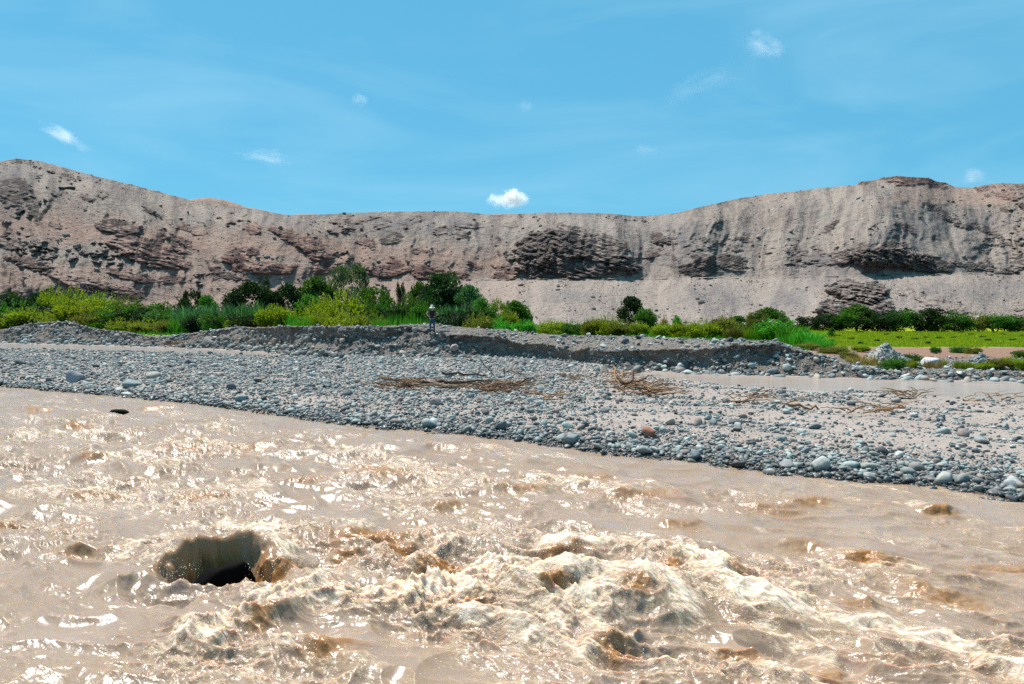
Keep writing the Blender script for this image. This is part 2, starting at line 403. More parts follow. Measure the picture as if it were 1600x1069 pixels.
for k in range(n1): t = k/n1; rows.append((fo - .35*(1-t)**3 + (yt_-fo)*t, z0b - .12*(1-t)**6 + (zt_-z0b)*t*(.85+.15*t), 0*xb))
for k in range(n2): t = k/n2; rows.append((yt_ + (fo+run-yt_)*t, zt_ + (zl-zt_)*t, 1-tf))
for k in range(n3): t = k/n3; rows.append((fo+run + wt*t, zl + (zbk-zl)*(t**.8), 0*xb))
for k in range(n4+1): t = k/n4; rows.append((Ybk + 3.2*t, zbk + (PLAIN-.05-zbk)*smooth(0, 1, t), 0*xb))
BY = np.stack([r[0] for r in rows], 1); BZ = np.stack([r[1] for r in rows], 1); FC = np.stack([r[2] for r in rows], 1)
BX = U(xb)[:, None]*BY
kk = np.arange(BY.shape[1])[None, :]
hw = smooth(0, 8, kk)*(1 - .5*smooth(n1+n2, n1+n2+n3, kk))
BY += hw*(fbm(BX*.7, BZ*1.2 + 3, o=4)*.5 + fbm(BX*2.6, BZ*3 + kk*.02, o=4)*.32*(1-.3*FC)) + FC*fbm(BX*3.5, BZ*1.5, o=4)*.24
BZ += hw*(fbm(BX*.9, BY*.9, o=4)*.10 + billow(BX*2.3, BY*2.3, o=4)*.15*(1-FC))
# undercut below the turf lip of the vertical face
und = FC*np.clip((kk-n1)/n2, 0, 1); BY += .34*np.where(kk < n1+n2, np.sin(np.clip(und*1.2, 0, 1)*math.pi), 0)*(FC > .4)
BANK = np.stack([BX, BY, BZ], -1)
bank = tag(grid_obj('river_bank', BANK, M['bank']), kind='structure')

# ------------------------------------------------------------------ flood plain, meadow, field
n = NT('plain'); p_ = n.pos(); a_ = n.attr('green'); br = n.attr('plough'); yl = n.attr('yellow')
nn = n.noise(.5, 6, .65, p_); n2_ = n.noise(5, 6, .7, p_)
dirt = n.mix(n.ramp(nn, (.35, 0), (.65, 1)), (.34, .275, .23), (.42, .35, .30))
dirt = n.mix(n.math('MULTIPLY', n.ramp(n2_, (.5, 0), (.65, 1)), .5), dirt, (.20, .165, .14))
plough = n.mix(n.ramp(n2_, (.35, 0), (.6, 1)), (.16, .09, .06), (.27, .165, .12))
g1 = n.mix(n.ramp(n2_, (.3, 0), (.7, 1)), (.045, .13, .012), (.10, .25, .02))
g2 = n.mix(n.ramp(n2_, (.3, 0), (.7, 1)), (.19, .22, .004), (.34, .33, .008))
g = n.mix(yl, g1, g2)
dirt = n.mix(1, dirt, (.74, .74, .74), 'MULTIPLY'); c = n.mix(br, dirt, plough); c = n.mix(n.math('MULTIPLY', a_, n.ramp(nn, (.2, .75), (.5, 1))), c, g)
n.bsdf(c, .95, n.bump(n2_, .9, .12), spec=.1, k=1); M['plain'] = n.m
px_ = np.linspace(-330, 1930, 420); ptt = np.linspace(0, 1, 170)
PX_, PT = np.meshgrid(px_, ptt, indexing='ij')
ys = np.interp(PX_, xb, Ybk) + 2.4
PY = ys*(175.0/ys)**PT; PXw = U(PX_)*PY
PZ = np.interp(PX_, xb, PLAIN) + .05*fbm(PXw*.3, PY*.3, o=4) + .02*fbm(PXw*2, PY*2, o=3)
PZ -= .12*(PT == 0)
Xpx, Ypx = PX_, 534.5 - F*((PZ-CAMZ)/PY*cP + sP)/(cP - (PZ-CAMZ)/PY*sP)
wn = fbm(PXw*.12, PY*.12, o=4)
green = smooth(700, 730, Xpx)*smooth(1270, 1250, Xpx)*smooth(0, 3, 118 + 8*wn - PY)
green = np.maximum(green, smooth(760, 700, Xpx)*smooth(0, 3, 92 + 10*wn - PY)*.8)
fld = smooth(1225, 1262, Xpx + 12*wn)*smooth(-.6, .6, PY - 47.5 - 1.2*fbm(PXw*.4, PY*.4, o=2))
fld_p = smooth(1225, 1262, Xpx)*smooth(47.8, 46.4, PY)*smooth(-.6, .6, PY - 36.6 - .8*wn)
vg = smooth(.05, .35, fbm(PXw*.6+4, PY*.6, o=4))*smooth(37.0, 36.0, PY)*smooth(1200, 1260, Xpx)*.8
green = np.clip(np.maximum(green*(PY < 140), fld*smooth(130, 120, PY)) + vg, 0, 1)
plain = grid_obj('valley_floor', np.stack([PXw, PY, PZ], -1), M['plain'],
    dict(green=green, plough=fld_p, yellow=np.clip(np.maximum(fld*(.72 + 1.1*fbm(PXw*.18, PY*.3+7, o=4)), (.35+.8*wn)*(1-fld)), 0, 1)))
tag(plain, kind='structure')

# ground sheet below everything out to the horizon
gs = np.array([[-6000, -3000, -1.2], [6000, -3000, -1.2], [6000, 8000, -1.2], [-6000, 8000, -1.2]], float)
go = link(bpy.data.objects.new('ground', mesh_np('ground', gs, [[0, 1, 2, 3]], mat=M['bank']))); tag(go, kind='structure')

# ------------------------------------------------------------------ hills
RID = [(-700,300),(-400,285),(-200,262),(-60,262),(0,252),(25,248),(60,251),(100,262),(160,278),(200,287),(250,300),(290,311),(330,319),(380,325),(400,327),(430,333),(450,336),
 (490,336),(540,333),(600,331),(700,330),(745,333),(770,336),(800,335),(860,332),(940,333),(1000,338),(1050,334),(1100,322),(1150,311),(1200,303),(1250,298),
 (1300,292),(1335,289.5),(1345,284),(1370,281),(1380,277),(1400,275),(1450,278),(1462,283),(1480,286),(1490,292),(1515,293),(1540,289),(1560,286),(1600,287),(1750,280),(2000,300),(2400,330)]
TER = [(-700,485),(0,480),(250,470),(400,452),(560,441),(740,437),(1000,436),(1200,434),(1350,431),(1500,428),(1600,430),(2400,440)]
BAS = [(-700,132),(0,135),(300,140),(600,150),(1000,152),(1250,146),(1600,138),(2400,130)]
def tab_uv(tab):
    q = [uv(x, y) for x, y in tab]; return np.array([a[0] for a in q]), np.array([a[1] for a in q])
ru, rv = tab_uv(RID); tu, tv = tab_uv(TER)
ncol, nrow, nbk = 1150, 330, 8
uc = np.linspace(-.98, .98, ncol)
vR = np.interp(uc, ru, rv) + .0011*fbm(uc*60, uc*0, o=4)
vT = np.minimum(np.interp(uc, tu, tv), vR - .03); Yb = np.interp(uc, [U(b[0]) for b in BAS], [b[1] for b in BAS])
a1, a2 = .235, .60
vb = (1.0 - CAMZ)/Yb - .002
tq = np.linspace(0, 1, nrow)[None, :]; V = vb[:, None] + (vR - vb)[:, None]*tq
UU = np.repeat(uc[:, None], nrow, 1)
Yap = (1.9 + a1*Yb[:, None])/(a1 - np.minimum(V, vT[:, None]))
zT = CAMZ + vT[:, None]*Yap
Yup = (CAMZ - zT + a2*Yap)/(a2 - V)
D = np.where(V <= vT[:, None], Yap, Yup)
D *= 1 + .05*smooth(.8, 1, tq)**2
up_ = F*(sP + V*cP)/(cP - V*sP); yp = 534.5 - up_; xp = 800 + UU*(F*cP + up_*sP)
xw = xp + 20*fbm(xp/90, yp/60, o=4)
above = smooth(0, .03, V - vT[:, None])
def line(tab, y): return np.interp(y, [t[1] for t in tab], [t[0] for t in tab])
mac = 0
for tab, wd, amp in [
    ([(1385,285),(1378,350),(1345,430)], 125, -.085), ([(1500,290),(1540,350),(1590,430)], 60, .055), ([(1180,305),(1176,430)], 45, .03),
    ([(1290,290),(1262,430)], 30, .015), ([(1085,325),(1100,430)], 45, -.02), ([(765,335),(775,430)], 25, .012), ([(870,335),(900,430)], 70, -.035),
    ([(30,250),(70,460)], 110, -.05), ([(290,311),(300,440)], 60, .05), ([(410,330),(420,420)], 55, -.02), ([(560,335),(540,420)], 35, .012), ([(640,335),(650,420)], 40, -.012),
    ([(1000,338),(1012,430)], 28, .02), ([(170,280),(240,440)], 70, -.02)]:
    dx = (xw - line(tab, yp)); mac = mac + amp*(np.exp(-np.sqrt(dx**2+120)/wd*1.1) if amp < 0 and wd > 90 else np.exp(-(dx/wd)**2))
mac = mac*(.72 + .28*above)
lean = xw - .12*(yp-330)*np.sign(xw-1385)
mac = mac*1.35
gul = ridged(lean/72, yp/280, o=3)*.026*(1 - .65*np.exp(-((xp-1385)/120)**2)) + ridged(lean/22+9, yp/160, o=3)*.0045 + fbm(lean/19, yp/110, o=4)*.006 + fbm(lean/7+40, yp/30, o=3)*.0018
D = D*(1 + mac - gul*(.38 + .62*above))
Xh, Zh = UU*D, CAMZ + V*D
# rock outcrops: (cx, cy, rx, ry, tilt deg, depth m, red, strata)
OUT = [(185,356,38,12,8,3.0,.4),(232,396,66,17,17,4.0,.7),(285,384,20,12,30,2.2,.5),(262,367,16,7,25,1.6,.5),(215,375,30,6,12,1.2,.5),(18,382,24,7,10,2,.2),(48,411,38,9,16,2.6,.5),
 (8,368,8,5,0,1.5,.4),(112,440,38,9,22,2.6,.6),(160,447,44,8,14,2.6,.5),(205,456,26,7,20,2.0,.6),(205,432,42,7,12,2.0,.6),(270,437,22,7,5,1.6,.5),(355,431,30,4,6,1.3,.1),
 (412,418,52,9,2,2.6,1.),(370,405,20,7,5,1.5,1.),(396,358,12,9,10,1.6,.9),(365,395,9,8,0,1.5,.6),(392,392,13,6,0,1.5,.8),(447,366,26,9,28,2.6,.8),(490,389,30,15,32,3.2,.9),(505,420,18,9,0,2.6,.9),
 (535,352,20,6,25,1.4,.2),(575,381,16,6,20,1.6,.7),(604,424,30,9,-4,2.6,1.),(622,411,15,6,20,1.6,1.),(665,425,36,10,6,2.8,1.),(715,430,26,5,14,1.6,.9),(740,416,14,4,25,1.3,.8),
 (792,425,21,12,-4,3.2,.75),(838,398,31,36,6,6.0,.15),(888,382,46,20,22,6.0,.05),(940,392,42,19,22,5.2,.05),(972,412,28,12,12,5.9,.05),(905,420,64,15,2,4.6,.15),(845,424,30,10,0,3.6,.5),
 (897,360,26,7,16,2.6,.1),(958,378,30,7,22,2.2,.1),(1100,418,40,14,-8,2.2,0),(1140,412,30,13,8,2.0,0),(1098,402,16,9,0,2.,0),(1028,373,12,10,0,1.6,.1),(1018,398,14,6,-10,1.3,.2),(1160,375,14,5,20,1.2,.1),
 (1390,404,70,15,3,5.9,.05),(1432,410,62,13,10,3.6,.05),(1335,396,34,13,-20,3.0,.05),(1395,390,26,14,0,3.4,.05),(1505,415,24,5,22,1.7,0),(1550,418,34,9,12,2.4,0),(1590,410,16,14,30,2.6,0),
 (1325,452,34,15,0,7.0,.15),(1362,458,26,18,0,7.4,.15),(1300,482,24,12,8,7.0,.35),(1338,474,26,14,0,6.9,.2),(1376,480,18,13,0,7.2,.25),(1415,455,13,5,10,1.8,.1),(1466,474,44,10,16,3.6,.2),(1490,484,18,8,12,3.4,.2),(1418,443,9,4,0,1.2,.2),
 (1425,283,52,7,1,2.6,.7),(1350,285,14,4,-8,1.6,.6),(1460,291,16,4,12,1.6,.6),(1400,278,22,4,-4,1.8,.5),(1543,307,9,4,0,1.5,.2),(1578,306,20,6,4,2.0,.7),(1596,320,10,5,20,1.6,.4),(1535,295,18,4,-10,1.2,.3),(1590,293,14,3,5,1.2,.3),
 (1590,478,14,6,8,2.,.1),(238,330,22,3.5,38,1.2,.2),(135,310,12,4,15,1.,.1),(105,276,14,4,20,1.,.1),(35,252,18,4,5,1.2,.1),(162,304,10,8,10,1.2,.1),(20,300,22,26,20,1.6,.05),(50,320,10,30,-20,1.3,.05),(85,352,10,5,20,1.,.2),
 (282,357,14,3,20,1.,.7),(300,360,18,3.5,28,1.,.7),(1300,352,14,4,-40,1.2,.1),(1415,355,16,5,30,1.2,.1),(1490,345,30,6,22,1.4,0),(1545,362,30,6,24,1.5,0),(1460,325,22,5,24,1.2,0),
 (590,348,24,8,5,1.3,.1),(640,345,22,6,-5,1.3,.1),(615,372,20,10,0,1.3,.1),(735,350,26,6,0,1.4,.1),(688,362,12,8,0,1.2,.1),(720,366,10,9,0,1.2,.1),(545,345,20,6,10,1.3,.1),(655,392,12,6,0,1.2,.5),(800,350,14,5,0,1.2,.1)]
solid = np.zeros_like(xp); rock = np.zeros_like(xp); red = np.zeros_like(xp); dep = np.zeros_like(xp)
wx = xp + 16*fbm(xp/24, yp/12, o=5) + 3*fbm(xp/5, yp/4, o=2); wy_ = yp + 9*fbm(xp/28+50, yp/9, o=5) + 2.0*fbm(xp/5+9, yp/3, o=2)
for cx, cy, rx, ry, an, dp, rd in OUT:
    a = math.radians(an); dx, dy = wx - cx, wy_ - cy
    q = np.sqrt(((dx*math.cos(a) + dy*math.sin(a))/rx)**2 + ((-dx*math.sin(a) + dy*math.cos(a))/ry)**2)
    # ledges: abrupt lower and side edge, top merges with the scree
    m = smooth(1.12, .86, q); tp = (-dx*math.sin(a) + dy*math.cos(a))/ry
    dd = m*dp*(.42 if dp < 6.5 else .75)*(.35 + .65*smooth(-1.0, .5, tp)); k = dd > dep
    red = np.where(k, rd, red); dep = np.maximum(dep, dd); rock = np.maximum(rock, m)
    if dp >= 5.9: solid = np.maximum(solid, smooth(1.1, .75, q))
# scattered small crags on the upper slopes
reg = 0
for cx, cy, rx, ry in [(640,350,120,18),(30,310,45,50),(590,380,60,22),(120,290,60,20),(400,385,70,30),(720,355,60,14),(1080,400,90,30),(1400,390,100,30),(330,360,40,20),(1010,385,40,40),(1550,390,50,30)]: reg = np.maximum(reg, np.exp(-(((xw-cx)/rx)**2 + ((yp-cy)/ry)**2)))
crag = smooth(.33, .44, .15*reg + fbm(xp/13, yp/8 + 7, o=5)*.62 + fbm(xp/120 + 3, yp/60, o=3)*.8)*smooth(0, .02, V - vT[:, None])
pat = smooth(1000, 1080, xp); crag *= (1 - .45*pat)
rock = np.maximum(rock, crag*.85); dep = np.maximum(dep, crag*1.3)
band = np.exp(-((yp - vT[:, None]*0 - np.interp(xp, [0, 300, 760, 1600], [345, 380, 415, 420]))/26)**2)*smooth(860, 760, xp)
red = np.clip(np.maximum(red, np.clip(np.maximum(band*.75, smooth(395, 430, yp)*smooth(900, 700, xp)*.55) + .35*fbm(xp/60, yp/30, o=3), 0, 1)*(rock < .5)), 0, 1)
red = np.where((yp < 320) & (xp > 1395), np.maximum(red, .45), red)
grey = np.zeros_like(xp)
for cx, cy, rx, ry in [(1110,465,60,26),(1235,470,45,22),(1560,455,60,20),(900,465,60,10),(1470,455,40,18),(650,350,110,20),(1540,345,60,20),(1290,420,50,30),(20,300,40,50),(1050,380,60,40),(1420,370,60,35)]:
    grey = np.maximum(grey, smooth(1.2, .5, np.hypot((wx-cx)/rx, (wy_-cy)/ry)))
grey *= np.clip(.6 + fbm(xp/20, yp/20, o=4)*1.2, 0, 1)
st = (yp - .30*xp)/7.0 + 1.3*fbm(xp/60, yp/30, o=3); sf = st - np.floor(st)
terr = np.where(sf < .75, sf/.75, (1-sf)/.25)
blk = fbm(Xh/2.6, Zh/1.6, D/6, o=4)
push = solid*1.8*(billow(xp/11, yp/9 + 3, o=3) + .3) + dep*(.7 + .38*terr*(.4 + 1.2*np.abs(fbm(xp/40, yp/25+3, o=3))*2) + 1.2*blk) + rock*(.5*np.abs(fbm(Xh/1.1, Zh/.7, D/3, o=3)))
push += 1.0*fbm(Xh/7, Zh/5, D/9, o=5) + .22*fbm(Xh/1.6, Zh/1.6, D/2, o=3)
push = push*np.clip((1 - tq)*25, 0, 1)
D2 = D - push
# the old canal line cut along the foot of the scarp
ter_on = smooth(690, 760, xp)*smooth(1560, 1500, xp)
tl = (V - vT[:, None])*F
D2 -= ter_on*1.7*np.exp(-((tl + 1.5*fbm(xp/50, xp*0, o=3))/1.1)**2)*(rock < .4)*np.clip(.5 + 1.6*fbm(xp/35+4, xp*0, o=3), .1, 1.2)
P = np.stack([UU*D2, D2, Zh], -1)
P[..., 2] += .12*fbm(Xh/.9, D/.9, o=3)
bk = []
for k in range(1, nbk+1):
    Yk = D2[:, -1] + 14*k + 3*k*k; zk = P[:, -1, 2] - .3*(Yk - D2[:, -1]); bk.append(np.stack([uc*Yk, Yk, np.maximum(zk, -1)], -1))
P = np.concatenate([P, np.stack(bk, 1)], 1)
pad = lambda a: np.concatenate([a, np.repeat(a[:, -1:], nbk, 1)*0], 1)
ang = (D*UU); sl_ = np.hypot(np.cumsum(np.gradient(D, axis=1), 1), Zh)
flow = np.stack([pad(lean/F*190), pad(sl_), pad(D*0)], -1)
hill = tag(grid_obj('hillside', P, M['hill'], dict(rock=pad(rock), solid=pad(solid), red=pad(red), grey=pad(grey), fan=pad((1-smooth(-.004, .004, V - vT[:, None]))*smooth(650, 760, xp)), flow=flow)), kind='structure')
HILL = P[:, :nrow]
# the farther hills that show over the saddle
fr = [(-100,345),(200,340),(250,330),(285,315),(300,311),(325,309),(345,311),(370,318),(385,324),(400,326),(430,333),(450,336),(465,335),(490,334.5),(520,337),(745,338),(775,334.5),(800,333.5),(850,334),(880,338),(1600,345)]
fu, fv = tab_uv(fr); u2 = np.linspace(-.62, .4, 300); FV = np.interp(u2, fu, fv) + .0006*fbm(u2*50, u2*0+4, o=3)
fr_rows = []
for k in range(60):
    t = k/45.0
    Yk = 300 + 90*t; zt2 = CAMZ + FV*390
    zk = np.where(t <= 1, (zt2)*min(t, 1)**.8, zt2 - 60*(t-1))
    Yk = Yk - (6*ridged(u2*24, u2*0 + t*.7, o=4) if t < .97 else 0)
    fr_rows.append(np.stack([u2*(Yk+u2*0), Yk+u2*0, zk+u2*0], -1))
FP = np.stack(fr_rows, 1)
fh = grid_obj('distant_hill', FP, M['hill'], dict(rock=np.zeros(FP.shape[:2]), solid=np.zeros(FP.shape[:2]), red=np.full(FP.shape[:2], .75), grey=np.zeros(FP.shape[:2]), fan=np.zeros(FP.shape[:2]),
    flow=np.stack([np.repeat(u2[:, None]*200, 60, 1), FP[..., 1]*.3, FP[..., 2]*0], -1))); tag(fh, kind='structure')

# ------------------------------------------------------------------ the river
def wedge(a, b, n): return np.linspace(a, b, n)
uw = np.concatenate([wedge(-1.1, -.73, 40)[:-1], wedge(-.73, .73, 1120), wedge(.73, 1.1, 40)[1:]])
ywt = Yw(800 + uw*F) + 1.1
i0, i1 = 1/ywt, 1/5.55
rw = np.linspace(0, 1, 500)[None, :]
inv = i0[:, None] + (i1 - i0)[:, None]*rw
inv = np.concatenate([inv, np.repeat(np.linspace(1/5.55, 1/2.2, 40)[None, 1:], len(uw), 0)], 1)
WY = 1/inv; WXX = uw[:, None]*WY
fa, fb = WXX*.86 - WY*.5, WXX*.5 + WY*.86
def seg_dist(X, Y, pts):
    r = np.full_like(X, 1e9)
    for (x0, y0_), (x1, y1_) in zip(pts[:-1], pts[1:]):
        vx, vy = x1-x0, y1_-y0_; t = np.clip(((X-x0)*vx + (Y-y0_)*vy)/(vx*vx+vy*vy), 0, 1)
        r = np.minimum(r, np.hypot(X-x0-t*vx, Y-y0_-t*vy))
    return r
def blob(x, y, rx, ry, z=.1):
    cx, cy = at(x, y, z); return np.exp(-(((WXX-cx)/rx)**2 + ((WY-cy)/ry)**2))
turb = .50 + .45*blob(100, 700, 7, 4.5) + .6*blob(330, 880, 1.6, 1.4) + .9*blob(930, 900, 1.9, 1.2) + .35*blob(600, 860, 1.6, 1.0) \
    + .5*blob(1100, 1000, 2.4, 1.2) + .3*blob(1450, 980, 2.0, 1.2) - .18*blob(150, 960, 1.2, .6) + .25*blob(700, 740, 5, 2.0) + .3*blob(400, 1020, 1.3, .7)
turb *= smooth(-.2, 2.6, Yw(800 + uw*F)[:, None] - WY)*.85 + .15
wa, wb = fa + .35*fbm(fa*.6, fb*.6, o=3), fb + .3*fbm(fa*.7+20, fb*.7, o=3)
turb = np.minimum(turb + .08, 1.05); fade = np.clip(10/WY, 0, 1)
chop = np.clip(.42 + 1.5*fbm(fa*.32 + 5, fb*.75, o=3) + .6*(turb - .6), 0, 1)
def crest(f1, f2, o_, pw): return (1 - np.abs(perlin(wa*f1 + o_, wb*f2 + o_*.7)))**pw
n3w = crest(3.4, 5.6, 11, 2.2) - .45 + .5*(crest(7.5, 11, 23, 2) - .5)
WZ = .24*fbm(wa*.5, wb*1.0, o=2)*turb + .135*(crest(.85, 1.7, 3, 2.0) - .5)*turb + .088*(crest(1.9, 3.4, 7, 2.2) - .45)*turb*(.35 + .65*chop) \
    + .052*n3w*chop*turb + (.008*perlin(wa*9, wb*13) + .004*perlin(wa*19, wb*24)*fade)*chop*(.4 + turb)
AMB = np.zeros_like(WZ)  # mask of the painted sun glow on wave fronts
DY = np.zeros_like(WZ); DXw = np.zeros_like(WZ)
dark_zone = np.zeros_like(WZ)
def curl(x, y, wpx, h, back=.40, front=.10, over=.8, tr=.5, lean_=0.0):
    h *= .85; tr *= .45; over *= .7; front *= 1.25
    global WZ, DY, AMB
    cx, cy = at(x, y, h*.4); wm = wpx/F*cy*.5
    lx = WXX - cx + .10*wm*0 + .12*fbm(WXX*3+x, WY*3, o=3); ly_ = WY - cy - lean_*lx + .16*fbm(WXX*2.6, WY*2+x, o=4)
    g = np.exp(-np.abs(lx/wm)**2.6); s = np.where(ly_ > 0, np.exp(-(ly_/back)**2), np.exp(-(ly_/front)**2))
    WZ = WZ + h*g*s - tr*h*g*np.exp(-((ly_ + front*2.6)/(front*1.7))**2)
    DY = DY - over*h*g*np.exp(-((ly_-.02)/(front*1.5))**2)
    AMB = np.maximum(AMB, np.clip(h/.13, .3, 1)*g**1.5*smooth(.12, -.02, ly_)*smooth(-front*2.6, -front*1.0, ly_))
for c_ in [(545,862,46,.13),(632,856,60,.17,.4,.10),(690,878,90,.20,.5,.12,.9,.7,.25),(590,835,180,.12,.5,.2,.3),(955,1015,70,.14,.35,.1),(865,945,80,.14,.3,.09,.8,.5,.4),(740,950,46,.12),(990,948,70,.12),
           (1465,797,64,.15,.4,.10,1.),(1352,868,90,.14,.4,.11,.8),(1265,785,70,.09),(1420,918,46,.10),(1480,930,120,.10,.4,.14),(1290,1030,50,.10),(600,738,150,.10,.5,.2,.4),
           (130,668,50,.16,.5,.15),(500,650,60,.08),(150,722,60,.12),(160,775,90,.12),(330,770,110,.10,.4,.15),(650,815,60,.08),(820,765,80,.09,.4,.14),(1000,770,150,.08,.5,.2),(920,740,110,.07,.5,.2),
           (1060,820,70,.07),(1250,850,90,.07),(1200,790,120,.06,.5,.2),(20,820,90,.10),(420,975,60,.12,.3,.1),(520,1010,100,.12,.3,.12),(130,855,70,.08),(700,790,70,.07),(1330,940,80,.07),(1560,880,120,.08),(480,745,70,.08),
           (300,700,90,.10,.5,.18),(60,640,70,.12,.6,.2),(240,640,60,.09,.6,.2),(400,700,80,.08,.5,.2),(1130,900,90,.10,.3,.12),(1040,880,80,.12,.3,.12),(880,860,90,.12,.3,.1),(1150,1010,90,.10,.3,.1)]:
    curl(*c_)
# the big hydraulic: water pours over a sunken boulder, curls and leaves a deep pit
HX, HY = at(345, 888, 0)
wl = .16*fbm(WXX*2.2+7, WY*2.2, o=3) + .05*fbm(WXX*7, WY*7, o=2); lx = WXX - HX + wl; ly_ = WY - HY - .10*lx + .12*fbm(WXX*2.5+3, WY*2.5+8, o=3)
sl2 = ly_ + .30*(lx/.60)**2*(lx < 0) + .22*(lx/.60)**2*(lx >= 0)        # crescent lip, its horns curving downstream
gxw = np.exp(-(np.abs(lx)/.86)**2.6); gx = np.exp(-(np.abs(lx)/.74)**2.4)
WZ += .21*gxw*np.where(sl2 > .40, np.exp(-((sl2-.40)/.60)**2), np.exp(-((sl2-.40)/.40)**2))
q2 = np.hypot((lx-.04)/.47, (ly_ - .02 + .10*(lx/.6)**2)/.265) + .12*fbm(WXX*2.2, WY*2.2+4, o=2)
pitw = smooth(1.62, .40, q2)**1.25
WZ -= .80*pitw
WZ -= .27*np.exp(-(lx/.60)**2 - ((ly_+.52)/.32)**2)*(1-pitw)
WZ = WZ*1.0
DY -= .05*gx*np.exp(-((sl2-.38)/.18)**2)
DY += .06*fbm(WXX*5, WZ*4+2, o=3)*smooth(1.5, 1.0, q2); DXq = .06*fbm(WXX*4+9, WZ*5, o=3)*smooth(1.4, 1.0, q2)
AMB = np.maximum(AMB, gx*smooth(.50, .30, sl2)*smooth(1.35, 1.1, q2)*.95); AMB = np.maximum(AMB, smooth(1.85, 1.15, q2)*smooth(-.2, 0, ly_)*(.8 + .5*fbm(WXX*6, WY*6, o=3)))
AMB = np.maximum(AMB, np.exp(-((lx-.70)/.24)**2)*smooth(.12, .0, ly_)*smooth(-.32, -.16, ly_))
WZ += .08*np.exp(-((lx-.70)/.26)**2)*np.where(ly_ > .1, np.exp(-((ly_-.1)/.4)**2), np.exp(-((ly_-.1)/.10)**2))
DY -= .07*np.exp(-((lx-.70)/.25)**2)*np.exp(-((ly_-.08)/.12)**2)
WZ -= .16*np.exp(-((lx-.70)/.23)**2)*np.exp(-((ly_+.22)/.14)**2)
WZ -= .0*np.exp(-((lx+.9)/.5)**2 - ((ly_+.35)/.3)**2)
# foam pile below the pit and the tall standing wave right of it
pile = np.exp(-(seg_dist(WXX, WY, [at(330, 985, .1), at(470, 940, .1), at(620, 925, .1), at(760, 905, .1)])/.42)**2)
WZ += pile*(.12 + .07*n3w)
mX, mY = at(955, 905, .25)
q = np.hypot((WXX-mX)/1.85, (WY-mY - .12*(WXX-mX))/1.0) + .38*fbm(WXX*1.3, WY*1.3+5, o=3)
mound = smooth(1.25, .15, q)
WZ += mound*(.22 + .075*(crest(1.8, 2.6, 31, 1.6) - .5) + .034*(crest(4, 5, 37, 1.6) - .5) + .018*(crest(9, 11, 39, 1.5) - .5) + .008*perlin(WXX*27, WY*27)*fade)
tx, ty = at(775, 885, .15); jet = np.exp(-(((WXX-tx)/.22)**2 + ((WY-ty)/.2)**2)); WZ += jet*(.13 + .16*np.abs(fbm(WXX*9, WY*9, o=3)))
# foam map
def streak_(pts, wd, a): return a*np.exp(-(seg_dist(WXX, WY, [at(px, py, .08) for px, py in pts])/wd)**2)
foam = .40 + .36*fbm(wa*.5, wb*1.3 + 3, o=4)
for pts, wd, a in [
    ([(250,1010),(330,975),(400,940),(470,915),(560,915),(700,900),(780,880),(850,850)], .26, .72), ([(850,850),(980,835),(1080,852),(1130,900),(1180,960),(1290,1015)], .26, .85),
    ([(1130,905),(1250,950),(1400,960),(1520,1000),(1640,1050)], .36, .95), ([(1250,975),(1400,990),(1640,1030)], .30, .7), ([(1040,915),(1090,985),(1250,1045),(1350,1080)], .24, .8),
    ([(1200,930),(1350,945),(1500,935),(1620,960)], .24, .6), ([(180,870),(225,830),(340,806),(430,828),(455,870),(560,890)], .24, .75),
    ([(170,1010),(300,1040),(420,1050),(600,1060)], .3, .55), ([(430,1000),(520,1030),(640,1069)], .25, .6), ([(700,960),(850,1000),(980,1060)], .25, .55),
    ([(0,690),(90,680),(200,700)], 1.4, .6), ([(0,770),(110,760),(230,790)], .9, .6), ([(250,790),(330,780),(420,760)], .5, .55), ([(540,765),(640,770),(760,790)], .5, .55),
    ([(820,735),(900,745),(960,760)], .5, .55), ([(600,730),(700,745)], .6, .55), ([(1000,790),(1150,850)], .3, .25), ([(1300,880),(1380,875),(1480,880)], .35, .55),
    ([(1250,790),(1300,800)], .3, .35), ([(0,640),(60,645)], 1.2, .6), ([(0,900),(90,930),(180,960)], .3, .25), ([(0,860),(160,850)], .3, .25)]:
    foam = np.maximum(foam, streak_(pts, wd, a) + .1*n3w)
foam = np.maximum(foam, mound*(.60 + .38*fbm(wa*1.3, wb*2.4, o=4)) + .12*n3w); foam = np.maximum(foam, pile*.75); foam = np.maximum(foam, jet*1.0)
foam += .30*smooth(.03, .16, WZ)*turb + .30*(chop - .4) + .25*(crest(1.9, 3.4, 7, 2.2) - .6)*chop; foam -= .45*AMB
foam -= .9*smooth(1.7, 1.2, q2)*(ly_ > -.2)
foam -= .25*blob(110, 985, .8, .45)
wtot = smooth(1.1, .2, WY - (ywt[:, None] - 1.1))
WZ = WZ*wtot
DXw = -.25*WZ*0
river = tag(grid_obj('river', np.stack([WXX + DXq + .05*fbm(fa*2, fb*2+9, o=2)*turb, WY + DY*wtot, WZ], -1), M['water'],
    dict(foam=np.clip(foam, 0, 1.2), amber_glow=np.clip(AMB, 0, 1), chop=np.clip(chop + .5*mound + .5*pile, 0, 1.3), flow=np.stack([fa, fb, fa*0], -1))), kind='structure')

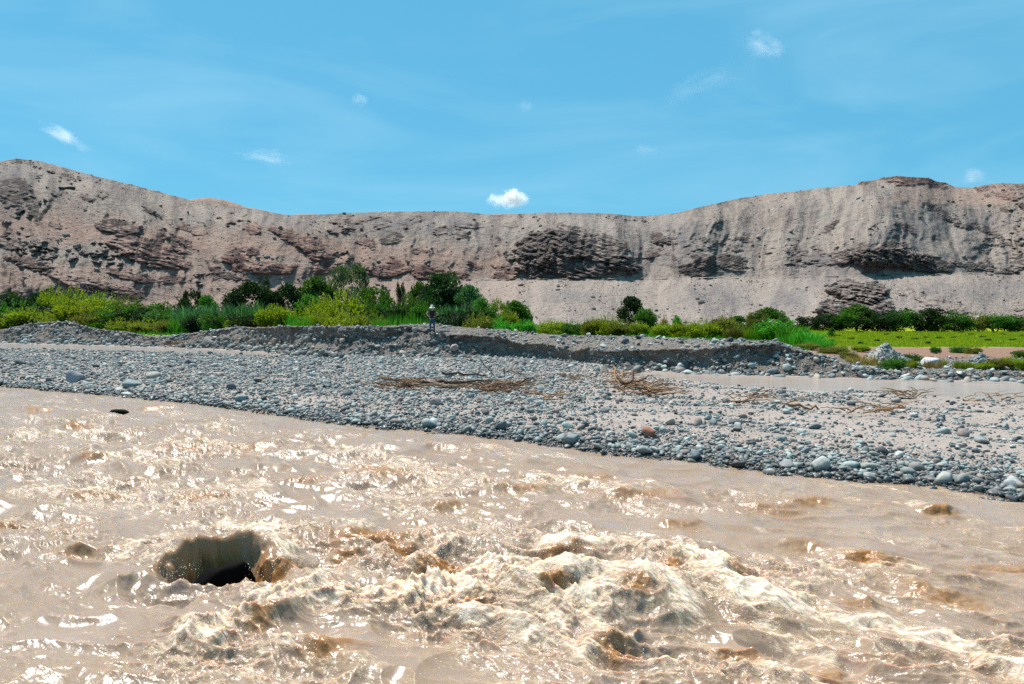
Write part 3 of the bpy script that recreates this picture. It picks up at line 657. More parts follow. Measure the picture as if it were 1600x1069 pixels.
# spray thrown up from the boils
drops = []
def throw(x, y, z, n, r, up, s):
    cx, cy = at(x, y, z)
    for _ in range(int(n*2.4)):
        a = R.rand()*6.28; rr = r*R.rand()**.7; drops.append((cx + rr*math.cos(a), cy + rr*.6*math.sin(a), z + up*R.rand()**1.6, s*(.28 + 1.0*R.rand()**4)))
for a_ in [(775,885,.28,260,.35,.28,.0065),(345,865,.0,40,.6,.4,.006),(480,895,.1,160,.7,.16,.005),(900,845,.42,260,1.1,.12,.005),(690,870,.15,160,.6,.22,.005),(620,850,.1,120,.7,.16,.005),
           (1050,850,.35,160,.7,.12,.005),(330,815,.33,160,.9,.08,.005),(1300,960,.12,160,1.2,.08,.005),(560,915,.15,160,.8,.14,.005),(260,900,.1,90,.4,.14,.005),(1000,900,.4,160,1.0,.1,.005),(1450,1000,.1,140,1.2,.08,.005),
           (150,760,.15,220,2.0,.14,.008),(100,690,.15,200,2.6,.14,.009),(950,1030,.12,160,1.2,.1,.0045),(400,1030,.12,160,1.2,.12,.0045)]: throw(*a_)
dr = np.array(drops); oc = np.array([[1,0,0],[-1,0,0],[0,1,0],[0,-1,0],[0,0,1],[0,0,-1]], float)
of = np.array([[0,2,4],[2,1,4],[1,3,4],[3,0,4],[2,0,5],[1,2,5],[3,1,5],[0,3,5]])
DV = (dr[:, None, :3] + oc[None]*dr[:, None, 3:]*np.array([1, 1, 1.3])).reshape(-1, 3)
DF = (of[None] + 6*np.arange(len(dr))[:, None, None]).reshape(-1, 3)
nd_ = NT('spray'); nd_.bsdf((.80, .76, .70), .25, None, spec=.5, k=1)
tag(link(bpy.data.objects.new('spray', mesh_np('spray', DV, DF, mat=nd_.m))), 'fine droplets of muddy water thrown up above the rapids', 'spray', kind='stuff')

# ------------------------------------------------------------------ stones
def ico(sub):
    import bmesh
    bm = bmesh.new(); bmesh.ops.create_icosphere(bm, subdivisions=sub, radius=1); v = np.array([x.co[:] for x in bm.verts]); f = np.array([[q.index for q in p.verts] for p in bm.faces]); bm.free(); return v, f
ICO2 = ico(2); ICO3 = ico(3)
def stone_mesh(name, seed, mat, base=ICO2, rough=.22, angular=.5):
    v, f = base; rs = np.random.RandomState(seed); v = v.copy()
    for _ in range(int(7 + angular*8)):                        # worn facets
        nrm = rs.normal(size=3); nrm /= np.linalg.norm(nrm); dd = rs.uniform(.48, .86)
        t = v @ nrm; ex = np.maximum(t - dd, 0); v -= ex[:, None]*nrm*.85
    o = rs.rand(3)*50; v *= (1 + rough*fbm(v[:, 0]*.9+o[0], v[:, 1]*.9+o[1], v[:, 2]*.9+o[2], o=3))[:, None]
    v *= np.array([1, rs.uniform(.65, .95), rs.uniform(.42, .75)]); v /= np.abs(v).max()
    return mesh_np(name, v, f, mat=mat)
STONES = [stone_mesh('stone', 100+k, M['stone']) for k in range(10)]
def with_mat(ms, mat):
    r = []
    for m in ms: c = m.copy(); c.materials.clear(); c.materials.append(mat); r.append(c)
    return r
def sample_grid(P, dens, n):
    """n random places on a grid surface, as likely as area x density"""
    a = P[1:, :-1] - P[:-1, :-1]; b = P[:-1, 1:] - P[:-1, :-1]; cr = np.cross(a, b); ar = np.linalg.norm(cr, axis=-1)
    w_ = (ar*dens[:-1, :-1]).ravel(); idx = np.searchsorted(np.cumsum(w_)/w_.sum(), R.rand(n)); i, j = np.unravel_index(idx, ar.shape)
    s, t = R.rand(n)[:, None], R.rand(n)[:, None]
    p = P[i, j]*(1-s)*(1-t) + P[i+1, j]*s*(1-t) + P[i+1, j+1]*s*t + P[i, j+1]*(1-s)*t
    nn = cr[i, j]/np.maximum(ar[i, j], 1e-9)[:, None]; nn *= np.sign(nn[:, 2:3] + 1e-9); return p, nn, i, j
def scatter(parent, nm, stuff_name, p, sz, meshes, n_ind, sink=.2, flat=1.0):
    n = len(p); rot = np.stack([R.normal(size=n)*.28, R.normal(size=n)*.28, R.rand(n)*6.28], 1)
    scl = sz[:, None]*np.stack([R.uniform(.85, 1.2, n), R.uniform(.8, 1.1, n), R.uniform(.75, 1.15, n)*flat], 1)*.5
    p = p.copy(); p[:, 2] += scl[:, 2]*(.55 - sink)
    vis = np.abs(p[:, 0]/p[:, 1]) < .70
    app = np.where(vis, sz/p[:, 1], 0); order = np.argsort(-app); ind = order[:n_ind]; rest = order[n_ind:]
    var = R.randint(0, len(meshes), n); col = bpy.data.collections.new(nm + '_shapes')
    for k, i in enumerate(ind):
        vi = k if k < len(meshes) else var[i]
        o = bpy.data.objects.new(nm, meshes[vi]); o.location = p[i]; o.rotation_euler = rot[i]; o.scale = scl[i]; link(o, parent)
        if k < len(meshes): col.objects.link(o)
    m = bpy.data.meshes.new(stuff_name); m.vertices.add(len(rest)); m.vertices.foreach_set('co', p[rest].astype(np.float32).ravel())
    for an, arr in (('rot', rot[rest]), ('scl', scl[rest])):
        t = m.attributes.new(an, 'FLOAT_VECTOR', 'POINT'); t.data.foreach_set('vector', arr.astype(np.float32).ravel())
    t = m.attributes.new('var', 'INT', 'POINT'); t.data.foreach_set('value', var[rest].astype(np.int32))
    g = bpy.data.node_groups.new(stuff_name, 'GeometryNodeTree')
    g.interface.new_socket('Geometry', in_out='INPUT', socket_type='NodeSocketGeometry'); g.interface.new_socket('Geometry', in_out='OUTPUT', socket_type='NodeSocketGeometry')
    N = g.nodes; Lk = g.links; gi = N.new('NodeGroupInput'); gout = N.new('NodeGroupOutput'); ip = N.new('GeometryNodeInstanceOnPoints'); ci = N.new('GeometryNodeCollectionInfo')
    ci.inputs['Collection'].default_value = col; ci.inputs['Separate Children'].default_value = True; ci.inputs['Reset Children'].default_value = True
    def na(name, typ):
        a = N.new('GeometryNodeInputNamedAttribute'); a.data_type = typ; a.inputs[0].default_value = name; return a.outputs[0]
    e2r = N.new('FunctionNodeEulerToRotation'); Lk.new(na('rot', 'FLOAT_VECTOR'), e2r.inputs[0])
    mp_ = N.new('GeometryNodeMeshToPoints'); Lk.new(gi.outputs[0], mp_.inputs[0])
    Lk.new(mp_.outputs[0], ip.inputs['Points']); Lk.new(ci.outputs[0], ip.inputs['Instance']); ip.inputs['Pick Instance'].default_value = True
    Lk.new(na('var', 'INT'), ip.inputs['Instance Index']); Lk.new(e2r.outputs[0], ip.inputs['Rotation']); Lk.new(na('scl', 'FLOAT_VECTOR'), ip.inputs['Scale']); Lk.new(ip.outputs[0], gout.inputs[0])
    o = link(bpy.data.objects.new(stuff_name, m), parent); md = o.modifiers.new('scatter', 'NODES'); md.node_group = g; tag(o, kind='stuff'); return o

# cobbles on the bar
dd_ = YY - Yw(XX)
sand = smooth(-.10, .12, fbm(WX*.28 + 2, (YY + .55*WX)*.8, o=4) + .10)*smooth(820, 1000, XX)*smooth(1.4, 2.6, dd_)
sand = np.maximum(sand, smooth(.22, .35, fbm(WX*.4 + 20, YY*.8, o=3))*.8*smooth(1, 2, dd_))
dens = (1 - .88*sand)*smooth(-.35, .05, dd_ + edge_n)*(1 - chn*.985)*(1 + 1.3*smooth(2.2, .4, dd_))*np.clip(26/YY, .45, 1.6)
p, nn_, ii, jj = sample_grid(BAR, dens, 160000)
dw = dd_[ii, jj]
sz = .027*(1 - R.rand(len(p)))**(-1/1.9); sz = np.minimum(sz, .14 + .22*R.rand(len(p))**4)*(1 + .28*smooth(1.6, .3, dw))
sz *= np.clip(.75 + YY[ii, jj]/90, .9, 1.25)
keep = (sz/p[:, 1] > .0014) | (R.rand(len(p)) < .4)
scatter(gravel_bar, 'stone', 'cobbles', p[keep], sz[keep], STONES, 296)

# stones in and below the bank
kb = np.arange(BANK.shape[1])[None, :] + 0*xb[:, None]
clump = np.clip(.55 + 1.5*fbm(BX*.5, BZ*1.5, o=3), .08, 1.6)
dn = np.where(kb < 8, 3.2, np.where(kb < n1, 1.3, np.where(kb < n1+n2, 2.2, np.where(kb < n1+n2+n3, .8, .35))))*clump*np.clip(40/BY, .3, 1.2)
p, nn_, ii, jj = sample_grid(BANK, dn, 27000)
sz = .06*(1 - R.rand(len(p)))**(-1/2.1); sz = np.minimum(sz, .36 + .12*R.rand(len(p)))*np.where(jj < 10, 1.35, np.where(jj < n1, 1.05, np.where(jj < n1+n2, .75, .8)))
BST = with_mat(STONES, M['bank_stone'])
scatter(bank, 'stone', 'rubble', p + nn_*sz[:, None]*.08, sz, BST, 290, sink=.35)

# loose rocks on the hillside
hr = mat_stone('hill_rock', ((.13, .105, .098), (.27, .215, .185)), False)
dh = np.clip(.15 + 1.6*smooth(.0, .5, fbm(xp/30, yp/60, o=4)) + .5*red, .02, 2)*(1 + 2*(rock > .3))*(1 + 1.2*np.exp(-((yp - 488)/9)**2))
p, nn_, ii, jj = sample_grid(HILL, dh, 15000)
sz = .17*(1 - R.rand(len(p)))**(-1/2.4); sz = np.minimum(sz, 1.5)
scatter(hill, 'boulder', 'scree_blocks', p, sz, with_mat(STONES, hr), 120, sink=.2)

# ------------------------------------------------------------------ ground picking for the things that stand on it
def bvh(P, stp=(1, 1)):
    Q = P[::stp[0], ::stp[1]]; a, b = Q.shape[:2]; return BVHTree.FromPolygons([tuple(map(float, v)) for v in Q.reshape(-1, 3)], [tuple(map(int, f)) for f in grid_faces(a, b)])
TREES_B = [bvh(BAR, (2, 2)), bvh(BANK, (2, 1)), bvh(np.stack([PXw, PY, PZ], -1)), bvh(HILL, (5, 5))]
def down(X, Y):
    best = -1
    for t in TREES_B:
        h = t.ray_cast(Vector((X, Y, 120)), Vector((0, 0, -1)))
        if h[0] is not None: best = max(best, h[0].z)
    return best
def pick(x, y):
    u, v = uv(x, y); dv = Vector((float(u), 1, float(v))).normalized(); best = None
    for t in TREES_B:
        h = t.ray_cast(Vector((0, 0, CAMZ)), dv)
        if h[0] is not None and (best is None or h[3] < best[1]): best = (h[0], h[3])
    if best is None: return Vector((*at(x, y, .5), .5))
    return best[0]

# ------------------------------------------------------------------ boulders that stand out
BM = {}
def boulder(x, y, wpx, label, tint, seed, hr_=.75, sink=.25, group=None):
    """x, y: foot of the boulder in the photograph"""
    p = pick(x, y); s = wpx/F*p.y/2
    key = str(tint)
    if key not in BM: BM[key] = mat_stone('boulder_stone', tint, p.z < .35)
    m = stone_mesh('boulder', seed, BM[key], ICO3, .25, .6)
    v = np.empty(len(m.vertices)*3, np.float32); m.vertices.foreach_get('co', v); v = v.reshape(-1, 3)
    v /= np.array([np.abs(v[:, 0]).max(), np.abs(v[:, 1]).max(), np.abs(v[:, 2]).max()]); v *= 1 + .03*fbm(v[:, 0]*5, v[:, 1]*5, v[:, 2]*5, o=3)[:, None]
    m.vertices.foreach_set('co', v.ravel())
    o = link(bpy.data.objects.new('boulder', m)); o.scale = (s, s*.85, s*hr_); o.location = (p.x, p.y + s*.5, p.z + s*hr_*(1-2*sink)); o.rotation_euler = (.08*math.sin(seed), .06*math.cos(seed), .3*math.sin(seed*3))
    tag(o, label, 'boulder', group); return o
PALE = ((.52, .51, .46), (.62, .61, .55)); GREY = ((.30, .29, .29), (.38, .37, .37)); TEAL = ((.22, .28, .29), (.32, .38, .38)); DARK = ((.09, .10, .12), (.15, .16, .18)); RED = ((.30, .085, .045), (.42, .14, .08)); PINK = ((.42, .31, .27), (.50, .38, .33)); GREEN_ = ((.30, .31, .24), (.40, .41, .33))
for a_ in [
    (1015,684,25,'rust red angular boulder on the silty cobble bar near the water',RED,1,.9,.2),
    (1283,738,36,'large pale pointed boulder at the water edge on the right of the cobble bar',PALE,22,.95,.2),
    (1478,758,32,'round pale boulder half in the dark wet cobbles by the river, right side',PALE,3,.85,.25),
    (1234,732,28,'grey rounded boulder at the shoreline just left of the large pale one',GREY,4,.65,.25),
    (1363,735,36,'long low greenish grey boulder right of the large pale shoreline boulder',GREEN_,5,.42,.3),
    (1362,750,28,'pale domed stone at the waterline below the long greenish boulder',PALE,62,.55,.3),
    (1436,738,26,'brownish grey blocky boulder up the shore from the round pale one',((.27,.25,.23),(.35,.32,.30)),7,.8,.25),
    (1586,764,26,'pale blue grey boulder at the water edge by the right border',((.45,.48,.50),(.55,.58,.58)),8,.75,.25),
    (1560,773,26,'flat light stone at the waterline near the right corner',GREY,9,.42,.3),
    (1155,671,14,'light grey squarish stone standing alone on bare silt in mid bar',PALE,10,1.0,.2),
    (893,696,30,'blue grey boulder sitting at the water edge below the driftwood',TEAL,11,.8,.25),
    (112,598,34,'big lilac grey rounded boulder among the cobbles at far left',((.33,.32,.36),(.42,.41,.44)),12,.75,.25),
    (205,605,34,'wide teal grey boulder near the river at left, right of the lilac one',TEAL,13,.5,.3),
    (238,592,26,'olive grey boulder behind the wide teal boulder on the left',GREEN_,14,.6,.3),
    (295,570,18,'dark navy boulder on the back of the left cobble field',DARK,15,.7,.25),
    (360,609,18,'dark blue stone poking out of the cobbles left of centre',DARK,16,.8,.25),
    (378,627,24,'smooth blue green boulder at the left shoreline',TEAL,17,.6,.3),
    (27,571,22,'dark boulder with shaded face at the far left edge of the bar',DARK,18,.7,.25),
    (528,577,14,'small charcoal boulder on the cobbles in front of the bank',DARK,31,.7,.25),
    (680,634,20,'pinkish grey boulder just below the long driftwood pile',PINK,19,.9,.25),
    (1472,657,15,'small dark bluish boulder among cobbles on the right of the bar',DARK,20,.8,.25),
    (1430,652,16,'whitish boulder on the right bar near the side channel',PALE,21,.7,.25),
    (1330,613,12,'cream stone at the near edge of the side channel',PALE,33,.8,.25),
    (1120,609,11,'dark stone lying beside the side channel',DARK,34,.8,.25),
    (711,548,16,'round tan boulder embedded in the bank right of the standing person',PINK,23,.85,.25),
    (978,537,15,'dark slate boulder lying on top of the gravel levee',DARK,24,.75,.2),
    (965,549,10,'small cream boulder on the lip of the cut bank',PALE,25,.7,.25),
    (1082,551,13,'orange brown boulder in the upper face of the cut bank',((.40,.25,.17),(.50,.34,.25)),26,1.,.3),
    (1128,583,16,'grey white boulder at the foot of the cut bank by the side channel',PALE,27,.6,.3),
    (1060,581,24,'wide grey boulder at the foot of the cut bank near the root tangle',GREY,28,.5,.3),
    (1457,573,31,'white boulder on the sandy flat between the two gravel heaps',((.60,.60,.58),(.72,.72,.69)),29,.75,.2),
    (1300,590,14,'teal boulder at the low right end of the rubble bank',TEAL,30,.6,.25),
    (182,532,22,'brown lumpy boulder in the left rubble bank',((.24,.20,.17),(.33,.28,.24)),41,.8,.3),
    (325,539,26,'dark cluster boulder in the rubble bank left of the vertical cut',((.16,.15,.14),(.25,.23,.21)),42,.75,.3)]: boulder(*a_)
BLKW = mat_flat('black_rock_and_void', (.004, .003, .003), .8, 6, .3, .05)
b_ = boulder(345, 940, 90, 'added black mass standing in for the shade inside the river hollow', ((.006,.006,.007),(.012,.011,.012)), 51, .5)  # added lump, black so the pit reads as a dark void
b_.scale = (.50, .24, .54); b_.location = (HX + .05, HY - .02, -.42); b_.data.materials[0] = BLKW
b_ = boulder(185, 645, 34, 'dark wet rock tip breaking the river surface at upper left', ((.02,.022,.03),(.04,.04,.055)), 52, .25)
X_, Y_ = at(185, 645, 0.03); b_.location = (X_, Y_, .05); b_.scale = (.36, .2, .10); b_.data.materials[0] = BLKW

# ------------------------------------------------------------------ gravel heaps on the flat
def heap(x0, x1, ytop, ybase, label, seed):
    p = pick((x0+x1)/2, ybase); wd = (x1-x0)/F*p.y; _, _, zt2 = atY((x0+x1)/2, ytop, p.y + wd*.25); h = zt2 - p.z + .1
    a = np.linspace(0, 2*np.pi, 90); r = np.linspace(0, 1, 34)
    A, Rr = np.meshgrid(a, r, indexing='ij'); X = Rr*np.cos(A)*wd/2; Y = Rr*np.sin(A)*wd*.36
    Z = h*(1-Rr)**.85*(1 - .25*np.exp(-((X/wd - .2)/.1)**2)) + .10*h*fbm(X*2.3+seed, Y*2.3, o=4)*np.sin(Rr*3.14)**.5*2
    Z = Z - .15*Rr; Z[-1] = Z[0]
    root = bpy.data.objects.new('gravel_heap', None); link(root); root.location = (p.x, p.y + wd*.3, p.z); tag(root, label, 'gravel heap')
    Pm = np.stack([X, Y, Z], -1); g = grid_obj('heap', Pm, M['heap'], parent=root)
    PP = Pm.copy(); q, nn_, ii, jj = sample_grid(PP, np.ones_like(Z), 1500)
    s_ = .035*(1 - R.rand(len(q)))**(-1/2.4); s_ = np.minimum(s_, .22)
    scatter(root, 'stone', 'gravel', q, s_, BST, 24, sink=.3)
heap(1352, 1445, 538, 571, 'tall pale gravel heap beyond the side channel beside the white boulder', 1)
heap(1515, 1572, 554, 571, 'smaller pale gravel heap right of the white boulder near the field', 2)

# ------------------------------------------------------------------ plants
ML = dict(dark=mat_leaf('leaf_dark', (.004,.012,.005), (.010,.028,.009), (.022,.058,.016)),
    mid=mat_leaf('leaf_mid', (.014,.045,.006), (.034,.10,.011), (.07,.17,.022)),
    lime=mat_leaf('leaf_lime', (.055,.09,.006), (.15,.20,.012), (.27,.32,.025)),
    blue=mat_leaf('leaf_blue', (.016,.06,.03), (.04,.12,.06), (.10,.22,.13)),
    bright=mat_leaf('leaf_bright', (.02,.11,.008), (.05,.22,.018), (.10,.33,.04)),
    olive=mat_leaf('leaf_olive', (.05,.06,.012), (.11,.12,.02), (.19,.18,.04)),
    field=mat_leaf('leaf_field', (.09,.15,.004), (.19,.235,.006), (.33,.33,.02)),
    grey=mat_leaf('leaf_grey', (.03,.055,.035), (.06,.095,.055), (.10,.14,.07)),
    dry=mat_leaf('leaf_dry', (.14,.09,.04), (.22,.15,.07), (.33,.25,.13)))
BARK = mat_flat('bark', (.11, .085, .065), .9, 12)
def leaf_quads(c, dirn, ln, wd, rs):
    """diamond leaves: c centre, dirn unit growing direction"""
    n_ = len(c); side_ = np.cross(dirn, rs.normal(size=(n_, 3))); side_ /= np.linalg.norm(side_, axis=1)[:, None] + 1e-9
    v = np.stack([c - dirn*ln/2, c + side_*wd/2, c + dirn*ln/2, c - side_*wd/2], 1).reshape(-1, 3)
    return v, np.arange(n_*4).reshape(-1, 4)
def foliage_mesh(kind, seed):
    rs = np.random.RandomState(seed); Cs = []; Ds = []; Ls = []; Ws = []; Ts = []
    if kind in ('crown', 'bush', 'feather', 'hedge'):
        nl = dict(crown=26, bush=34, feather=40, hedge=30)[kind]
        for k in range(nl):
            th = rs.rand()*6.283; 
            if kind == 'bush': ph = rs.rand()**.8; c = np.array([math.cos(th)*.36*math.sqrt(1-ph**2*.7)*rs.uniform(.5,1), math.sin(th)*.36*rs.uniform(.5,1), .10 + .66*ph*rs.uniform(.75,1)])
            elif kind == 'hedge': c = np.array([rs.uniform(-.38,.38), rs.uniform(-.3,.3), rs.uniform(.12,.80)])
            elif kind == 'feather': ph = rs.rand(); rr_ = .12 + .30*math.sqrt(max(0, math.sin(ph*2.5+.5))); c = np.array([math.cos(th)*rr_, math.sin(th)*rr_, .25 + .65*ph])
            else: ph = rs.rand()**.85; rr_ = .37*math.sqrt(max(0, 1 - (ph*1.02)**2.6))*(.75 + .5*min(ph*2, .5)); c = np.array([math.cos(th)*rr_*rs.uniform(.55,1.05), math.sin(th)*rr_, .20 + .64*ph])
            rad = rs.uniform(.10, .19)*(.75 if kind == 'feather' else 1); m = int(140*(rad/.15)**2)
            d = rs.normal(size=(m, 3)); d /= np.linalg.norm(d, axis=1)[:, None]
            pts = c + d*rad*np.where(rs.rand(m) < .75, rs.uniform(.72, 1.12, m), rs.uniform(.2, .8, m))[:, None]*np.array([1, 1, .85])
            up = {'bush': 1.1, 'feather': .9, 'crown': .25, 'hedge': .4}[kind]
            g = d*.8 + rs.normal(size=(m, 3))*.5 + np.array([0, 0, up]); g /= np.linalg.norm(g, axis=1)[:, None]
            Cs.append(pts); Ds.append(g); l = rs.uniform(.035, .075, m)*(1.15 if kind in ('bush', 'feather') else 1); Ls.append(l); Ws.append(l*(.42 if kind in ('bush', 'feather') else .62))
            Ts.append(np.clip(.5 + .22*(rs.rand()-.5)*2 + rs.normal(size=m)*.16, 0, 1))
        if kind == 'bush':                                     # upright sprigs that break the outline
            for k in range(70):
                th = rs.rand()*6.283; rr_ = .42*math.sqrt(rs.rand()); b0 = np.array([math.cos(th)*rr_, math.sin(th)*rr_, .45 + .38*(1-(rr_/.42)**2)]); g0 = np.array([b0[0]*.8 + rs.normal()*.15, b0[1]*.8 + rs.normal()*.15, 1]); g0 /= np.linalg.norm(g0)
                m = 11; t = np.linspace(0, 1, m); pts = b0 + g0*t[:, None]*rs.uniform(.10, .22) + rs.normal(size=(m, 3))*.008; g = g0 + rs.normal(size=(m, 3))*.35; g /= np.linalg.norm(g, axis=1)[:, None]
                Cs.append(pts); Ds.append(g); Ls.append(np.full(m, .05)); Ws.append(np.full(m, .014)); Ts.append(np.clip(.7 + rs.normal(size=m)*.15, 0, 1))
        c, d, l, w2, t = map(np.concatenate, (Cs, Ds, Ls, Ws, Ts)); V_, F_ = leaf_quads(c, d, l[:, None], w2[:, None], rs); T_ = np.repeat(t, 4)
    else:                                                       # cane: arching blades, reed: straight short ones, herb: low leafy stems
        nb_ = dict(cane=420, reed=420, herb=300)[kind]; V_, F_, T_ = [], [], []; k0 = 0
        for k in range(nb_):
            th = rs.rand()*6.283; rr_ = .46*math.sqrt(rs.rand()); b0 = np.array([math.cos(th)*rr_, math.sin(th)*rr_, 0 if kind != 'cane' else rs.uniform(0, .55)])
            L_ = rs.uniform(.35, .55) if kind == 'cane' else rs.uniform(.5, 1.0); L_ = min(L_, 1.0 - b0[2]); out_ = np.array([math.cos(th+rs.normal()*.8), math.sin(th+rs.normal()*.8), 0])
            be = rs.uniform(.15, .55) if kind == 'cane' else rs.uniform(.0, .25); wdt = (.040 if kind == 'cane' else .026 if kind == 'reed' else .04)*rs.uniform(.7, 1.3)
            sd_ = np.cross(out_, [0, 0, 1.0]); sd_ = sd_*math.cos(rs.rand()*3) + out_*math.sin(rs.rand()*3)*.8
            tone = np.clip(rs.normal()*.2 + .5, 0, 1)
            for q_ in range(4):
                t = q_/3; pt = b0 + np.array([0, 0, 1])*L_*(t - .25*be*t*t*2) + out_*L_*be*t*t*.8; ww = wdt*(1 - t*.92)
                V_ += [pt - sd_*ww/2, pt + sd_*ww/2]; T_ += [tone, tone]
            for q_ in range(3): a = k0 + 2*q_; F_.append([a, a+1, a+3, a+2])
            k0 += 8
        V_, F_, T_ = np.array(V_), np.array(F_), np.array(T_)
    return mesh_np('foliage', V_, F_, dict(tone=T_), False, ML['mid'])
def tube(pts, rad, sides=6):
    pts = np.asarray(pts, float); V_, F_ = [], []
    for k, p in enumerate(pts):
        t = pts[min(k+1, len(pts)-1)] - pts[max(k-1, 0)]; t /= np.linalg.norm(t) + 1e-9
        a = np.cross(t, [0, 0, 1.0] if abs(t[2]) < .9 else [1.0, 0, 0]); a /= np.linalg.norm(a); b = np.cross(t, a)
        for j in range(sides): an = 2*math.pi*j/sides; V_.append(p + rad[k]*(a*math.cos(an) + b*math.sin(an)))
    for k in range(len(pts)-1):
        for j in range(sides): F_.append([k*sides+j, k*sides+(j+1) % sides, (k+1)*sides+(j+1) % sides, (k+1)*sides+j])
    return V_, F_
def stem_mesh(kind, seed):
    rs = np.random.RandomState(seed); V_, F_ = [], []
    def add(p, r):
        v, f = tube(p, r, 5); o_ = len(V_); V_.extend(v); F_.extend([[i + o_ for i in q] for q in f])
    if kind in ('crown', 'feather'):
        add([(0,0,-.03),(.02,.01,.12),(0,.02,.3),(.02,0,.5)], [.035,.028,.022,.012])
        for k in range(8):
            th = rs.rand()*6.28; z = rs.uniform(.12, .38); rr = rs.uniform(.2, .33); add([(0,0,z),(math.cos(th)*rr*.5, math.sin(th)*rr*.5, z+.15),(math.cos(th)*rr, math.sin(th)*rr, z+.34)], [.016,.010,.004])
    else:
        for k in range(7):
            th = rs.rand()*6.28; rr = rs.uniform(.1, .33); add([(math.cos(th)*.04, math.sin(th)*.04, -.03),(math.cos(th)*rr*.6, math.sin(th)*rr*.6, .25),(math.cos(th)*rr, math.sin(th)*rr, .55)], [.016,.010,.004])
    return mesh_np('stem', V_, F_, mat=BARK)
FOL = {k: [foliage_mesh(k, 10*i + 3 + len(k)) for i in range(3)] for k in ('crown', 'bush', 'feather', 'hedge', 'cane', 'reed', 'herb')}
STM = {k: stem_mesh(k, 5) for k in ('crown', 'bush', 'feather')}; STM['hedge'] = STM['bush']
cnt_ = [0]
def plant(x, ytop, wpx, Y, kind, leaf, label, cat, name=None, group=None, hmin=.4, base_y=None):
    cnt_[0] += 1; k = cnt_[0]
    if x < 1300:                                               # everything there grows behind the levee
        yb = float(np.interp(x, xb, Ybk)) + 2.6; Y = max(Y, yb + max(0, Y - 56)*.45)
    if x < 1260 and Y < 110 and kind in ('bush', 'hedge', 'reed'): ytop -= 4
    X, _, zt2 = atY(x, ytop, Y); zb = down(X, Y); h = max(zt2 - zb, hmin) + .06; wd = wpx/F*Y
    nm = name or ('tree' if kind in ('crown', 'feather') else 'shrub')
    root = link(bpy.data.objects.new(nm, None)); root.location = (X, Y, zb - .05); root.rotation_euler = (0, 0, (k*2.4) % 6.28); sxy = wd*(1.36 if kind == 'crown' else 1.18)
    root.scale = (sxy, sxy, h*1.04); tag(root, label, cat, group)
    f = bpy.data.objects.new('foliage' if kind not in ('crown', 'feather') else 'crown', FOL[kind][k % 3]); link(f, root); f.material_slots[0].link = 'OBJECT'; f.material_slots[0].material = ML[leaf]
    if kind in STM: link(bpy.data.objects.new('trunk' if kind in ('crown', 'feather') else 'stem', STM[kind]), root)
    return root
